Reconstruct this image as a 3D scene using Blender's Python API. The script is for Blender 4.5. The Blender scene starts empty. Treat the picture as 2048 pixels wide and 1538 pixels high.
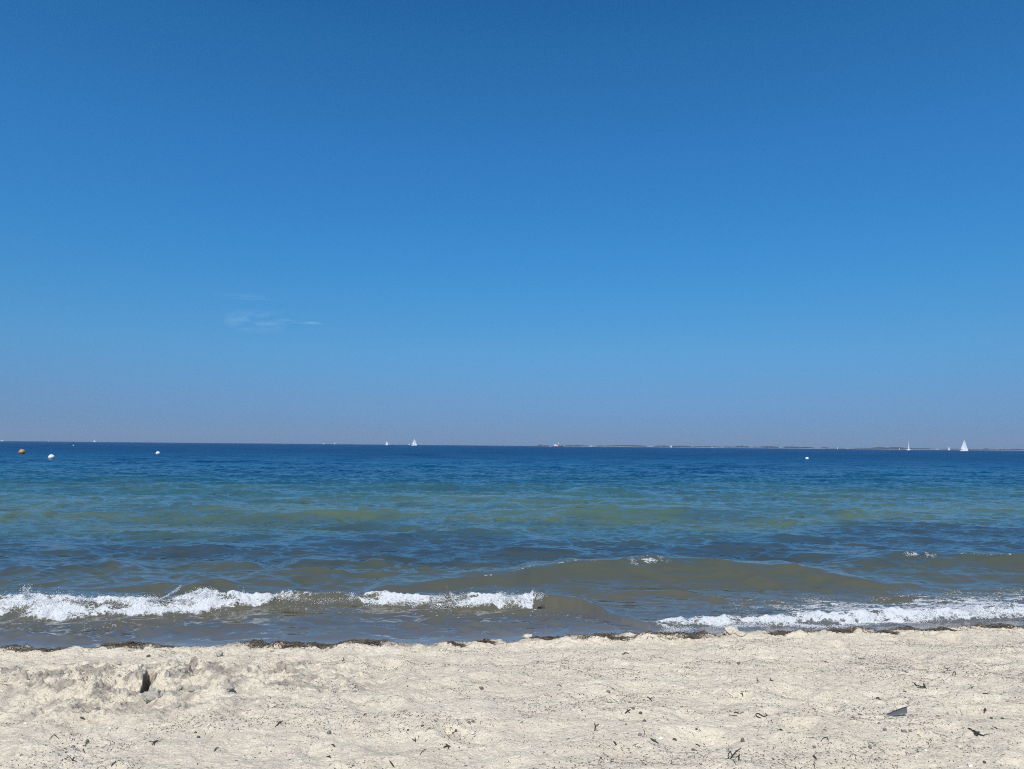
import bpy, math, random
import numpy as np
from math import radians as R, tan, atan, sin, cos, pi
from mathutils import Vector, Matrix

sc = bpy.context.scene
C = sc.collection

# ------------------------------------------------------------------ camera, world, sun, exposure
CAM = Vector((0.0, 0.0, 2.0))
FPX = 1540.0                      # focal length in pixels of the 2048 px photograph
PITCH, ROLL = R(4.53), R(0.53)
cam_d = bpy.data.cameras.new('camera')
cam = bpy.data.objects.new('camera', cam_d)
C.objects.link(cam)
sc.camera = cam
cam_d.sensor_fit = 'HORIZONTAL'
cam_d.sensor_width = 36.0
cam_d.lens = 36.0 * FPX / 2048.0
cam_d.clip_start = 0.1
cam_d.clip_end = 60000.0
RM = Matrix.Rotation(R(90) + PITCH, 4, 'X') @ Matrix.Rotation(ROLL, 4, 'Z')
cam.matrix_world = Matrix.Translation(CAM) @ RM

SUN_EL, SUN_AZ = R(55), R(190)    # azimuth measured from +Y (out to sea) towards +X
w = bpy.data.worlds.new('World'); sc.world = w; w.use_nodes = True
nt = w.node_tree
bg = nt.nodes['Background']
sky = nt.nodes.new('ShaderNodeTexSky'); sky.sky_type = 'NISHITA'; sky.sun_disc = False
sky.sun_elevation = SUN_EL; sky.sun_rotation = SUN_AZ
sky.air_density = 1.0; sky.dust_density = 0.3; sky.ozone_density = 3.0
tc = nt.nodes.new('ShaderNodeTexCoord'); sep = nt.nodes.new('ShaderNodeSeparateXYZ')
ramp = nt.nodes.new('ShaderNodeValToRGB')
nt.links.new(tc.outputs['Generated'], sep.inputs[0]); nt.links.new(sep.outputs[2], ramp.inputs[0])
TINT = [(0.000, (.160, .300, .640)), (.017, (.150, .285, .600)), (.033, (.152, .283, .580)), (.059, (.171, .312, .565)),
        (.121, (.186, .424, .623)), (.187, (.163, .494, .709)), (.247, (.147, .526, .773)),
        (.355, (.139, .560, .837)), (.468, (.122, .539, .801)), (.516, (.101, .491, .777)), (.8, (.10, .46, .75))]
el = ramp.color_ramp.elements
el[0].position, el[0].color = TINT[0][0], (*TINT[0][1], 1)
el[1].position, el[1].color = TINT[-1][0], (*TINT[-1][1], 1)
for p_, c_ in TINT[1:-1]:
    e_ = el.new(p_); e_.color = (*c_, 1)
mul = nt.nodes.new('ShaderNodeMix'); mul.data_type = 'RGBA'; mul.blend_type = 'MULTIPLY'
mul.inputs[0].default_value = 1.0
nt.links.new(sky.outputs[0], mul.inputs[6]); nt.links.new(ramp.outputs[0], mul.inputs[7])
nt.links.new(mul.outputs[2], bg.inputs[0]); bg.inputs[1].default_value = 0.15

sun_d = bpy.data.lights.new('sun', 'SUN'); sun_d.energy = 4.3; sun_d.angle = R(0.53)
sun_d.color = (1.0, 0.965, 0.91)
sun = bpy.data.objects.new('sun', sun_d); C.objects.link(sun)
SDIR = Vector((sin(SUN_AZ) * cos(SUN_EL), cos(SUN_AZ) * cos(SUN_EL), sin(SUN_EL)))
sun.rotation_euler = SDIR.to_track_quat('Z', 'Y').to_euler()
sun.location = (0, 0, 60)

sc.render.engine = 'CYCLES'
sc.view_settings.view_transform = 'Standard'; sc.view_settings.look = 'None'
sc.view_settings.exposure = 0.0; sc.view_settings.gamma = 1.0
sc.cycles.use_denoising = False
sc.cycles.pixel_filter_type = 'BLACKMAN_HARRIS'; sc.cycles.filter_width = 1.05
sc.cycles.max_bounces = 4; sc.cycles.diffuse_bounces = 2; sc.cycles.glossy_bounces = 2
sc.cycles.transparent_max_bounces = 8; sc.cycles.volume_bounces = 0
sc.cycles.sample_clamp_indirect = 3.0
sc.cycles.sample_clamp_direct = 1.8

# ------------------------------------------------------------------ helpers
rng = np.random.default_rng(11)
random.seed(5)
Gn = 512
_ang = np.random.default_rng(99).random((Gn, Gn)) * 2 * pi
GX, GY = np.cos(_ang).astype(np.float32), np.sin(_ang).astype(np.float32)

def pn(x, y, seed=0):
    """gradient noise, about -0.7..0.7"""
    x = np.asarray(x, dtype=np.float64) + seed * 37.17; y = np.asarray(y, dtype=np.float64) + seed * 91.73
    xi = np.floor(x).astype(np.int64); yi = np.floor(y).astype(np.int64)
    fx = (x - xi).astype(np.float32); fy = (y - yi).astype(np.float32)
    u = fx * fx * fx * (fx * (fx * 6 - 15) + 10); v = fy * fy * fy * (fy * (fy * 6 - 15) + 10)
    x0, y0 = xi & (Gn - 1), yi & (Gn - 1); x1, y1 = (xi + 1) & (Gn - 1), (yi + 1) & (Gn - 1)
    a = GX[x0, y0] * fx + GY[x0, y0] * fy
    b = GX[x1, y0] * (fx - 1) + GY[x1, y0] * fy
    c = GX[x0, y1] * fx + GY[x0, y1] * (fy - 1)
    d = GX[x1, y1] * (fx - 1) + GY[x1, y1] * (fy - 1)
    return (a + (b - a) * u) * (1 - v) + (c + (d - c) * u) * v

def fbm(x, y, oct=4, seed=0, gain=0.5):
    s = 0; a = 1.0; f = 1.0
    for i in range(oct):
        s = s + a * pn(x * f, y * f, seed + i * 3); a *= gain; f *= 2.03
    return s

def ss(a, b, x):
    t = np.clip((x - a) / (b - a), 0, 1)
    return t * t * (3 - 2 * t)

def ray(px, py):
    return (RM.to_3x3() @ Vector((px - 1024.0, 769.0 - py, -FPX))).normalized()

def at(px, py, z=0.0):
    """the point of the plane at height z that the photograph shows at (px, py)"""
    d = ray(px, py)
    k = (z - CAM.z) / d.z
    return CAM + d * k

def world_line(pts, z=0.0):
    P = [at(x, y, z) for x, y in pts]
    return np.array([p.x for p in P]), np.array([p.y for p in P])

def tag(o, label=None, cat=None, group=None, kind=None):
    if label: o['label'] = label
    if cat: o['category'] = cat
    if group: o['group'] = group
    if kind: o['kind'] = kind
    return o

def make(name, V, F, mat, parent=None, smooth=True, loc=None):
    me = bpy.data.meshes.new(name)
    me.from_pydata([tuple(map(float, v)) for v in V], [], [tuple(map(int, f)) for f in F])
    if smooth: me.polygons.foreach_set('use_smooth', [True] * len(me.polygons))
    me.materials.append(mat)
    o = bpy.data.objects.new(name, me); C.objects.link(o)
    if parent: o.parent = parent
    if loc is not None: o.location = loc
    return o

def make_np(name, V, F, mat, smooth=True, attrs=None, colors=None):
    """fast mesh from arrays, F all of one vertex count"""
    me = bpy.data.meshes.new(name)
    n, k = F.shape
    me.vertices.add(len(V)); me.vertices.foreach_set('co', V.astype(np.float32).ravel())
    me.loops.add(n * k); me.loops.foreach_set('vertex_index', F.astype(np.int32).ravel())
    me.polygons.add(n)
    me.polygons.foreach_set('loop_start', np.arange(0, n * k, k, dtype=np.int32))
    me.polygons.foreach_set('loop_total', np.full(n, k, dtype=np.int32))
    me.polygons.foreach_set('use_smooth', np.full(n, smooth, dtype=bool))
    for an, av in (attrs or {}).items():
        a = me.attributes.new(an, 'FLOAT', 'POINT'); a.data.foreach_set('value', av.astype(np.float32).ravel())
    for an, av in (colors or {}).items():
        a = me.attributes.new(an, 'FLOAT_COLOR', 'POINT')
        a.data.foreach_set('color', np.concatenate([av, np.ones((len(av), 1))], 1).astype(np.float32).ravel())
    me.update(calc_edges=True)
    me.materials.append(mat)
    o = bpy.data.objects.new(name, me); C.objects.link(o)
    return o

def grid_faces(nr, nc):
    i = np.arange(nr - 1)[:, None] * nc + np.arange(nc - 1)[None, :]
    i = i.ravel()
    return np.stack([i, i + 1, i + nc + 1, i + nc], 1)

def empty(name, loc, rz=0.0):
    o = bpy.data.objects.new(name, None); C.objects.link(o)
    o.location = loc; o.rotation_euler = (0, 0, rz); o.empty_display_size = 0.1
    return o

class NT:
    def __init__(s, name):
        s.m = bpy.data.materials.new(name); s.m.use_nodes = True
        s.t = s.m.node_tree; s.b = s.t.nodes['Principled BSDF']; s.out = s.t.nodes['Material Output']
    def n(s, typ, **kw):
        nd = s.t.nodes.new(typ)
        for k, v in kw.items():
            setattr(nd, k, v)
        return nd
    def l(s, a, b): s.t.links.new(a, b)
    def attr(s, name):
        return s.n('ShaderNodeAttribute', attribute_name=name)
    def pos(s, scale=(1, 1, 1)):
        g = s.n('ShaderNodeNewGeometry'); m = s.n('ShaderNodeMapping')
        m.inputs['Scale'].default_value = scale
        s.l(g.outputs['Position'], m.inputs[0]); return m.outputs[0]
    def noise(s, vec, scale, detail=3, rough=.55):
        nd = s.n('ShaderNodeTexNoise'); nd.inputs['Scale'].default_value = scale
        nd.inputs['Detail'].default_value = detail; nd.inputs['Roughness'].default_value = rough
        s.l(vec, nd.inputs['Vector']); return nd
    def rng(s, v, a, b, c=0., d=1., clamp=True):
        nd = s.n('ShaderNodeMapRange'); nd.clamp = clamp
        for i, x in enumerate((a, b, c, d)): nd.inputs[i + 1].default_value = x
        s.l(v, nd.inputs[0]); return nd.outputs[0]
    def mix(s, f, a, b, mode='MIX'):
        nd = s.n('ShaderNodeMix', data_type='RGBA', blend_type=mode)
        for sock, x in ((nd.inputs[0], f), (nd.inputs[6], a), (nd.inputs[7], b)):
            if isinstance(x, (int, float)): sock.default_value = x
            elif isinstance(x, tuple): sock.default_value = (*x, 1)
            else: s.l(x, sock)
        return nd.outputs[2]
    def math(s, op, a, b=0.):
        nd = s.n('ShaderNodeMath', operation=op)
        for sock, x in ((nd.inputs[0], a), (nd.inputs[1], b)):
            if isinstance(x, (int, float)): sock.default_value = x
            else: s.l(x, sock)
        return nd.outputs[0]

def simple(name, col, rough=.6, var=.25, scale=30., col2=None, bump=0., spec=.5):
    s = NT(name)
    p = s.pos()
    nz = s.noise(p, scale)
    c2 = col2 or tuple(c * (1 - var) for c in col)
    s.l(s.mix(s.rng(nz.outputs[0], .3, .7), tuple(col), tuple(c2)), s.b.inputs['Base Color'])
    s.b.inputs['Roughness'].default_value = rough
    s.b.inputs['Specular IOR Level'].default_value = spec
    if bump:
        bp = s.n('ShaderNodeBump'); bp.inputs['Distance'].default_value = bump; bp.inputs['Strength'].default_value = .7
        s.l(nz.outputs[0], bp.inputs['Height']); s.l(bp.outputs[0], s.b.inputs['Normal'])
    return s.m

# ------------------------------------------------------------------ shoreline
SHORE_PX = [(-1400, 1326), (-500, 1312), (0, 1297), (60, 1301), (140, 1303), (200, 1298), (260, 1293), (330, 1295), (400, 1297),
            (450, 1293), (512, 1291), (580, 1292), (660, 1294), (720, 1287), (790, 1290), (860, 1291), (940, 1288),
            (1024, 1283), (1100, 1277), (1160, 1278), (1230, 1273), (1290, 1271), (1350, 1273), (1420, 1272),
            (1470, 1268), (1540, 1270), (1620, 1266), (1720, 1262), (1800, 1264), (1860, 1261), (1920, 1258),
            (2048, 1256), (2500, 1248), (3400, 1238)]
SHX, SHY = world_line(SHORE_PX, 0.0)
def shore_y(x):
    y = np.interp(x, SHX, SHY)
    return y + 0.045 * fbm(x * 1.7, x * 0 + 3.3, 4, 5)
def inland(x, y):
    return (np.interp(x, SHX, SHY) - y) + 0.07 * fbm(x * 1.7, y * 1.7 + 3.3, 5, 5, .6)

# the dug-up patch on the left, with its hollow
def px_gauss(x, y, px, py, rx, ry, rot=0.0):
    p = at(px, py, .16); dx = x - p.x; dy = y - p.y
    a = dx * cos(rot) + dy * sin(rot); b = -dx * sin(rot) + dy * cos(rot)
    return np.exp(-(a / rx) ** 2 - (b / ry) ** 2)

DENTS = []
for _ in range(300):
    DENTS.append((rng.uniform(-6, 6), rng.uniform(3.7, 8.0), rng.uniform(.04, .15), rng.uniform(.006, .024), rng.uniform(0, pi)))

def dig_mask(x, y):
    m = (px_gauss(x, y, 330, 1368, 1.05, .50) * 1.0 + px_gauss(x, y, 80, 1362, .9, .42) * .55
         + px_gauss(x, y, 560, 1345, .75, .5) * .5 + px_gauss(x, y, 200, 1440, 1.0, .35) * .35)
    m = m * (1 + .9 * fbm(x * 2.2, y * 2.2, 3, 41))
    return np.clip(m, 0, 1)

SA, SB = at(290, 1390, .16), at(302, 1352, .16)
def slot_uv(x, y):
    L = math.hypot(SB.x - SA.x, SB.y - SA.y); ex, ey = (SB.x - SA.x) / L, (SB.y - SA.y) / L
    return (x - SA.x) * ey - (y - SA.y) * ex, (x - SA.x) * ex + (y - SA.y) * ey, L
def slot_in(u, v, L, g=0.0):
    wl = .028 + g; wr = (.018 + .042 * np.exp(-((v - .55 * L) / (.25 * L)) ** 2)) + g
    return ss(-wl - .006, -wl + .006, u) * (1 - ss(wr - .006, wr + .010, u)) * ss(-.03 - g, .02, v) * (1 - ss(L - .02, L + .05 + g, v))

def sand_z(x, y, fine=True):
    x = np.asarray(x, float); y = np.asarray(y, float)
    s = inland(x, y)
    z = np.where(s < 0, np.maximum(-.012 + .08 * s, -3.5), -.012 + .062 * (1 - np.exp(-np.maximum(s, 0) / .13)) + .052 * np.minimum(np.maximum(s, 0), 14) + .03 * ss(0, 2.5, s))
    land = ss(0.0, .5, s)
    z = z + land * (.060 * fbm(x * .9, y * 1.1, 3, 1))
    if not fine: return z
    d = dig_mask(x, y)
    z = z + land * (.018 * fbm(x * 3.6, y * 4.2, 4, 7, .6) * (1 + 2.2 * d))
    z = z + d * .05
    # crumbs and furrows of trodden dry sand
    r1 = fbm(x * 12, y * 14, 3, 21, .6); r2 = fbm(x * 31, y * 35, 2, 27, .6)
    z = z + ss(0.05, .5, s) * ((.0060 + .020 * d) * r1 + (.0034 + .0070 * d) * r2)
    lump = ss(.18, .42, fbm(x * 7.5, y * 8.5, 3, 33, .55))
    z = z + d * lump * .034
    z = z + ss(0, .15, s) * (1 - ss(.3, .9, s)) * .055 * (fbm(x * 3.5, y * 6, 4, 51, .6) + .15)
    # the hollow: steep wall on its left, open to the right
    u, v, L = slot_uv(x, y)
    n_ = .010 * fbm(x * 22, y * 22, 2, 77)
    inside = slot_in(u + n_, v + n_ * 2, L)
    z = z - .15 * inside
    # small holes
    for (hx, hy, rr, dp) in ((236, 1333, .028, .05), (192, 1370, .03, .035), (356, 1415, .022, .04), (478, 1362, .03, .03), (15, 1332, .035, .03)):
        q = at(hx, hy, .14)
        e = ((x - q.x) ** 2 + ((y - q.y) * .8) ** 2) / rr ** 2
        z = z - dp * np.exp(-e * e)
    return z

def sand_full(x, y):
    z = sand_z(x, y)
    dz = np.zeros_like(z)
    x = np.asarray(x, float); y = np.asarray(y, float)
    for (cx, cy, r, dp, a) in DENTS:
        if z.ndim == 2:
            c0 = np.searchsorted(x[0], cx - 4 * r); c1 = np.searchsorted(x[0], cx + 4 * r)
            r0 = np.searchsorted(y[:, 0], cy - 4 * r); r1 = np.searchsorted(y[:, 0], cy + 4 * r)
            if c1 <= c0 or r1 <= r0: continue
            X = x[r0:r1, c0:c1]; Y = y[r0:r1, c0:c1]
        else:
            X, Y = x, y; r0 = None
        u = (X - cx) * cos(a) + (Y - cy) * sin(a); v = -(X - cx) * sin(a) + (Y - cy) * cos(a)
        e = (u / (r * 1.7)) ** 2 + (v / r) ** 2
        dd = dp * (-np.exp(-e) + .55 * np.exp(-(np.sqrt(e) - 1.5) ** 2 / .18))
        if r0 is None: dz = dz + dd
        else: dz[r0:r1, c0:c1] += dd
    return z + dz * ss(.15, .6, inland(x, y))

def sand_at(px, py):
    """point on the sand surface seen at (px, py)"""
    z = .15
    for _ in range(9):
        p = at(px, py, z)
        z = .5 * z + .5 * float(zlook(p.x, p.y))
    p = at(px, py, z)
    return p

def graded(a, b, step, outer, grow=1.14):
    mid = np.arange(a, b, step)
    lo, hi = [], []
    x, st = mid[-1], step
    while x < outer[1]:
        st *= grow; x += st; hi.append(x)
    x, st = mid[0], step
    while x > outer[0]:
        st *= grow; x -= st; lo.append(x)
    return np.concatenate([lo[::-1], mid, hi])

# sand material
s = NT('dry_beach_sand')
p = s.pos()
big = s.noise(p, 1.6, 4, .6); mid_ = s.noise(p, 14, 4, .6); fine = s.noise(p, 88, 3, .72); grit = s.noise(p, 420, 1, .5)
c = s.mix(s.rng(big.outputs[0], .35, .65), (.728, .632, .465), (.628, .534, .388))
c = s.mix(s.rng(mid_.outputs[0], .45, .70, 0, .55), c, (.49, .425, .335))
c = s.mix(s.rng(fine.outputs[0], .54, .66, 0, .70), c, (.30, .25, .195))
c = s.mix(s.rng(fine.outputs[0], .46, .34, 0, .7), c, (.78, .73, .63))
c = s.mix(s.rng(grit.outputs[0], .60, .72, 0, .6), c, (.22, .18, .14))
dmp = s.attr('damp')
c = s.mix(s.math('MULTIPLY', dmp.outputs['Fac'], s.rng(mid_.outputs[0], .3, .62, .35, 1.)), c, (.27, .235, .190))
wet_shade = s.attr('wet_shade')
c = s.mix(wet_shade.outputs['Fac'], c, (.15, .125, .095))  # dark tone for wet sand at the waterline and painted shade in the hollow
s.l(c, s.b.inputs['Base Color'])
s.l(s.rng(wet_shade.outputs['Fac'], 0, 1, .93, .35), s.b.inputs['Roughness'])
s.b.inputs['Specular IOR Level'].default_value = .25
b1 = s.n('ShaderNodeBump'); b1.inputs['Distance'].default_value = .012; b1.inputs['Strength'].default_value = .75
b2 = s.n('ShaderNodeBump'); b2.inputs['Distance'].default_value = .005; b2.inputs['Strength'].default_value = .8
n60 = s.noise(p, 60, 3, .6)
s.l(n60.outputs[0], b1.inputs['Height']); s.l(fine.outputs[0], b2.inputs['Height'])
s.l(b1.outputs[0], b2.inputs['Normal']); s.l(b2.outputs[0], s.b.inputs['Normal'])
M_SAND = s.m

# sand sheet
xs = graded(-6.6, 6.6, .0085, (-420, 420))
_hx = (SA.x + SB.x) / 2
xs = np.concatenate([xs[xs < _hx - .20], np.arange(_hx - .20, _hx + .20, .003), xs[xs > _hx + .20]])
ymid = [3.5]
while ymid[-1] < 9.6:
    ymid.append(ymid[-1] + max(.0075, .0004 * ymid[-1] ** 2 * .9 * .45))
ymid = np.array(ymid)
lo = []; y_, st = 3.5, .0075
while y_ > -70: st *= 1.15; y_ -= st; lo.append(y_)
hi = []; y_, st = ymid[-1], .03
while y_ < 60: st *= 1.2; y_ += st; hi.append(y_)
ys = np.concatenate([lo[::-1], ymid, hi])
X, Y = np.meshgrid(xs, ys)
Z = sand_full(X, Y)
S_ = inland(X, Y)
damp = np.clip(dig_mask(X, Y) * 1.8 * ss(-.12, .35, fbm(X * 4, Y * 5, 4, 63, .6) + .06), 0, 1)
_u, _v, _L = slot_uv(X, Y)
hollow_shade = slot_in(_u, _v, _L, .004)  # deep shade of the hollow painted dark, together with its damp sand
wn = .05 * fbm(X * 9, Y * 9, 3, 71)
wet_shade_m = np.clip(hollow_shade * .95 + np.maximum(1 - ss(.02, .15, S_ + wn), .62 * (1 - ss(.08, .42, S_ + 4 * wn + .10 * fbm(X * 1.6, Y * 1.6, 3, 73)))), 0, 1)
ZG = Z.copy()
def zlook(x, y):
    x = np.asarray(x, float); y = np.asarray(y, float)
    i = np.clip(np.searchsorted(xs, x) - 1, 0, len(xs) - 2); j = np.clip(np.searchsorted(ys, y) - 1, 0, len(ys) - 2)
    u = (x - xs[i]) / (xs[i + 1] - xs[i]); v = (y - ys[j]) / (ys[j + 1] - ys[j])
    return (ZG[j, i] * (1 - u) + ZG[j, i + 1] * u) * (1 - v) + (ZG[j + 1, i] * (1 - u) + ZG[j + 1, i + 1] * u) * v
V = np.stack([X.ravel(), Y.ravel(), Z.ravel()], 1)
ground = make_np('beach_sand', V, grid_faces(len(ys), len(xs)), M_SAND, True, {'damp': damp.ravel(), 'wet_shade': wet_shade_m.ravel()})
tag(ground, kind='structure')
del X, Y, Z, V, S_, damp, wet_shade_m

# ------------------------------------------------------------------ water
# explicit crests: polyline of the crest in the photograph, height, width of the face towards the beach, width of the back, face foam
def crest(pts, H, wf, wb, foam=None):
    x, y = world_line(pts, H * .9)
    o = np.argsort(x)
    if H < .18 and foam is None: H, wf, wb = H * .66, wf * .62, wb * .8
    return dict(x=x[o], y=y[o], H=H, wf=wf, wb=wb, foam=foam)

CRESTS = [
    crest([(700, 1168), (760, 1164), (820, 1160), (900, 1152), (980, 1150), (1040, 1156)], .12, .44, .9),
    crest([(960, 1152), (1030, 1141), (1060, 1131), (1150, 1127), (1260, 1126), (1340, 1123), (1420, 1126), (1500, 1131), (1620, 1137), (1740, 1148), (1830, 1160)], .17, .50, .9, (1255, 1335)),
    crest([(1660, 1120), (1720, 1116), (1800, 1113), (1900, 1114), (1960, 1117), (2040, 1122), (2200, 1122)], .13, .45, .8, (1855, 1925)),
    crest([(770, 1066), (820, 1060), (870, 1056), (950, 1057), (1060, 1060)], .17, .8, 1.2),
    crest([(860, 1072), (950, 1069), (1060, 1074), (1160, 1078)], .12, .7, 1.),
    crest([(1270, 1071), (1340, 1068), (1420, 1072)], .10, .6, .9),
    crest([(1540, 1060), (1600, 1064), (1680, 1068)], .11, .6, .9),
    crest([(1760, 1068), (1820, 1065), (1900, 1069)], .13, .7, 1.),
    crest([(1400, 1078), (1480, 1079), (1580, 1084)], .10, .6, .9),
    crest([(1050, 1026), (1120, 1020), (1250, 1015), (1390, 1018), (1500, 1022), (1580, 1027)], .20, 1.2, 1.6),
    crest([(1580, 1022), (1650, 1020), (1720, 1023)], .13, .9, 1.3),
    crest([(1670, 1023), (1740, 1016), (1800, 1017), (1880, 1024)], .15, .9, 1.3),
    crest([(780, 1038), (830, 1040), (900, 1046)], .11, .9, 1.2),
    crest([(870, 1044), (930, 1042), (1000, 1046)], .10, .9, 1.2),
    crest([(50, 1000), (100, 997), (150, 1002)], .16, 1.2, 1.6),
    crest([(0, 1024), (60, 1019), (110, 1022)], .13, 1.2, 1.6),
    crest([(320, 1004), (370, 1001), (410, 1005)], .17, 1.2, 1.6),
    crest([(230, 996), (270, 993), (300, 996)], .14, 1.2, 1.6),
    crest([(255, 969), (310, 966), (375, 969)], .19, 1.7, 2.2),
    crest([(440, 982), (490, 979), (550, 983)], .17, 1.6, 2.2),
    crest([(1130, 978), (1200, 974), (1280, 978)], .19, 1.7, 2.2),
    crest([(780, 1000), (850, 998), (890, 1001)], .14, 1.2, 1.6),
    crest([(960, 1003), (1010, 1000), (1050, 1002)], .13, 1.2, 1.6),
    crest([(0, 1091), (60, 1088), (130, 1091), (200, 1096)], .09, .6, .9),
    crest([(330, 1091), (400, 1087), (460, 1092)], .10, .6, .9),
    crest([(0, 1127), (50, 1130), (110, 1137)], .09, .5, .8),
    crest([(120, 1122), (200, 1119), (260, 1124), (310, 1122)], .11, .55, .8),
    crest([(340, 1116), (400, 1110), (470, 1114), (540, 1116)], .11, .55, .8),
    crest([(550, 1112), (620, 1109), (720, 1111), (800, 1106)], .11, .55, .8),
    crest([(320, 1172), (400, 1165), (470, 1154), (540, 1152), (600, 1160)], .10, .5, .8),
    crest([(570, 1152), (630, 1147), (700, 1152)], .08, .5, .7),
    crest([(1000, 1100), (1080, 1096), (1180, 1102)], .08, .5, .7),
    crest([(1560, 1108), (1620, 1106), (1700, 1110)], .07, .4, .7),
    crest([(1240, 1173), (1350, 1180), (1450, 1190)], .05, .3, .5),
    crest([(1480, 1158), (1600, 1154), (1750, 1160), (1900, 1170)], .06, .4, .6),
    crest([(1850, 1150), (1950, 1146), (2100, 1150)], .08, .4, .6),
]
# the breaker that runs the whole width: crest and foot lines
BC = [(-700, 1208), (-200, 1200), (0, 1199), (50, 1197), (100, 1200), (170, 1203), (300, 1203), (400, 1194), (500, 1194), (560, 1193),
      (620, 1193), (700, 1193), (740, 1194), (800, 1197), (900, 1196), (1000, 1193), (1060, 1190), (1110, 1190), (1160, 1197),
      (1220, 1212), (1270, 1232), (1310, 1243), (1360, 1240), (1430, 1234), (1536, 1230), (1620, 1233), (1700, 1230), (1800, 1224),
      (1900, 1217), (2048, 1208), (2300, 1196), (3000, 1180)]
BF = [(-700, 1250), (-200, 1242), (0, 1240), (60, 1237), (130, 1238), (220, 1237), (300, 1231), (400, 1227), (500, 1219),
      (560, 1213), (620, 1213), (700, 1212), (760, 1213), (860, 1217), (960, 1216), (1060, 1216), (1110, 1217), (1180, 1227),
      (1240, 1246), (1300, 1257), (1360, 1252), (1450, 1249), (1536, 1251), (1600, 1247), (1700, 1246), (1800, 1241),
      (1900, 1241), (2048, 1235), (2300, 1228), (3000, 1215)]
HB = .125
bcx, bcy = world_line(BC, HB * .9); bfx, bfy = world_line(BF, 0.005)
kx = lambda px, py: at(px, py, .05).x
FX = [kx(a, 1220) for a in (-400, 0, 500, 590, 680, 712, 1068, 1090, 1262, 1310, 3000)]
FV = [1, 1, 1, .50, .52, .95, .95, 0, 0, .95, 1]
HXp = [kx(a, 1220) for a in (-400, 0, 1060, 1200, 1290, 1330, 1500, 2048, 2600)]
HXv = [.13, .125, .12, .085, .035, .05, .075, .10, .12]

def breaker(x, y):
    yc = np.interp(x, bcx, bcy) + .085 * fbm(x * 3.6, x * 0 + 8, 4, 12, .6)
    yf = np.interp(x, bfx, bfy) + .05 * fbm(x * 3.1, x * 0 + 2, 3, 14)
    H = np.interp(x, HXp, HXv) * (1 + .38 * fbm(x * 2.8, y * .6, 3, 18, .6))
    yc = np.maximum(yc, yf + .17)
    t = (y - yf) / (yc - yf)
    h = np.where(t < 1, H * ss(-.05, 1., t), H * np.exp(-((y - yc) / .55) ** 2) )
    P = np.interp(x, FX, FV)
    ed = .16 * fbm(x * 7, y * 7, 4, 3, .6)
    f_face = ss(-.02, .12, t + ed * 1.1) * (1 - ss(.98, 1.35, t + ed * 1.5))
    low = ss(.45, .85, t + ed)                       # where only the lip carries foam
    Pn_ = P + .25 * fbm(x * 3, y * 3, 3, 173)
    lim = np.clip((1.0 - Pn_) * 1.9, 0, .9)           # how far up the face the foam begins
    f = f_face * ss(lim - .12, lim + .12, t + ed * .8 - .04) * (1 - .45 * ss(.1, .5, lim)) * ss(.05, .35, P)
    f = f * np.clip(.86 + 1.3 * fbm(x * 2.4, y * 6.5, 4, 171, .62), .12, 1)
    return h, np.clip(f, 0, 1), t

# random sea
comp = []
r_ = np.random.default_rng(4)
def band(n, l0, l1, slope, spread, skew=0.):
    for i in range(n):
        lam = l0 * (l1 / l0) ** ((i + r_.random()) / n)
        th = r_.normal(0, spread) + skew
        k = 2 * pi / lam
        comp.append((lam, k * sin(th), -k * cos(th), slope * math.sqrt(2. / n) / k, r_.random() * 2 * pi, abs(cos(th))))
band(18, 2.8, 9.0, .040, R(15))
band(28, 1.1, 3.2, .058, R(22), R(6))
band(48, .30, 1.1, .115, R(28), R(-6))
band(30, .12, .35, .080, R(40))

def sea(X, Y, dy, dx, D):
    """height and horizontal shift of the random sea; dy, dx are the local grid spacings"""
    h = np.zeros(X.shape, np.float32); sx = np.zeros_like(h); sy = np.zeros_like(h)
    calm = (.12 + .88 * ss(.6, 4.5, D)).astype(np.float32)
    calm2 = (.80 + .2 * ss(.2, 1.5, D)) * ss(0.10, .50, D)
    calm2 = calm2.astype(np.float32)
    env = (1 + .9 * fbm(X * .11, Y * .16, 2, 81)).astype(np.float32)
    env2 = np.clip(.95 + 2.2 * fbm(X * .45, Y * .8, 3, 85), .15, 2.4).astype(np.float32)
    calm3 = (calm2 * (1 + .9 * (1 - ss(.8, 1.6, D)))).astype(np.float32)
    X32, Y32 = X.astype(np.float32), Y.astype(np.float32)
    for lam, kx_, ky_, a, ph, cy in comp:
        att = ss(1.9, 3.6, lam / np.maximum(dy * cy, dx * math.sqrt(1 - cy * cy) + 1e-6))
        rows = np.nonzero(att > .01)[0]
        if len(rows) == 0: continue
        r0, r1 = rows[0], rows[-1] + 1
        amp = (a * att[r0:r1, None]).astype(np.float32)
        cal = (calm if lam > 1.1 else (calm2 if lam > .4 else calm3))[r0:r1] * (env if lam > .8 else env2)[r0:r1]
        phs = kx_ * X32[r0:r1] + ky_ * Y32[r0:r1] + ph
        cc = np.cos(phs) * amp * cal; s2 = np.sin(phs) * amp * cal
        h[r0:r1] += cc
        k = 2 * pi / lam
        if lam > .3:
            sx[r0:r1] -= s2 * (kx_ / k) * .9; sy[r0:r1] -= s2 * (ky_ / k) * .9
    return h, sx, sy

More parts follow.
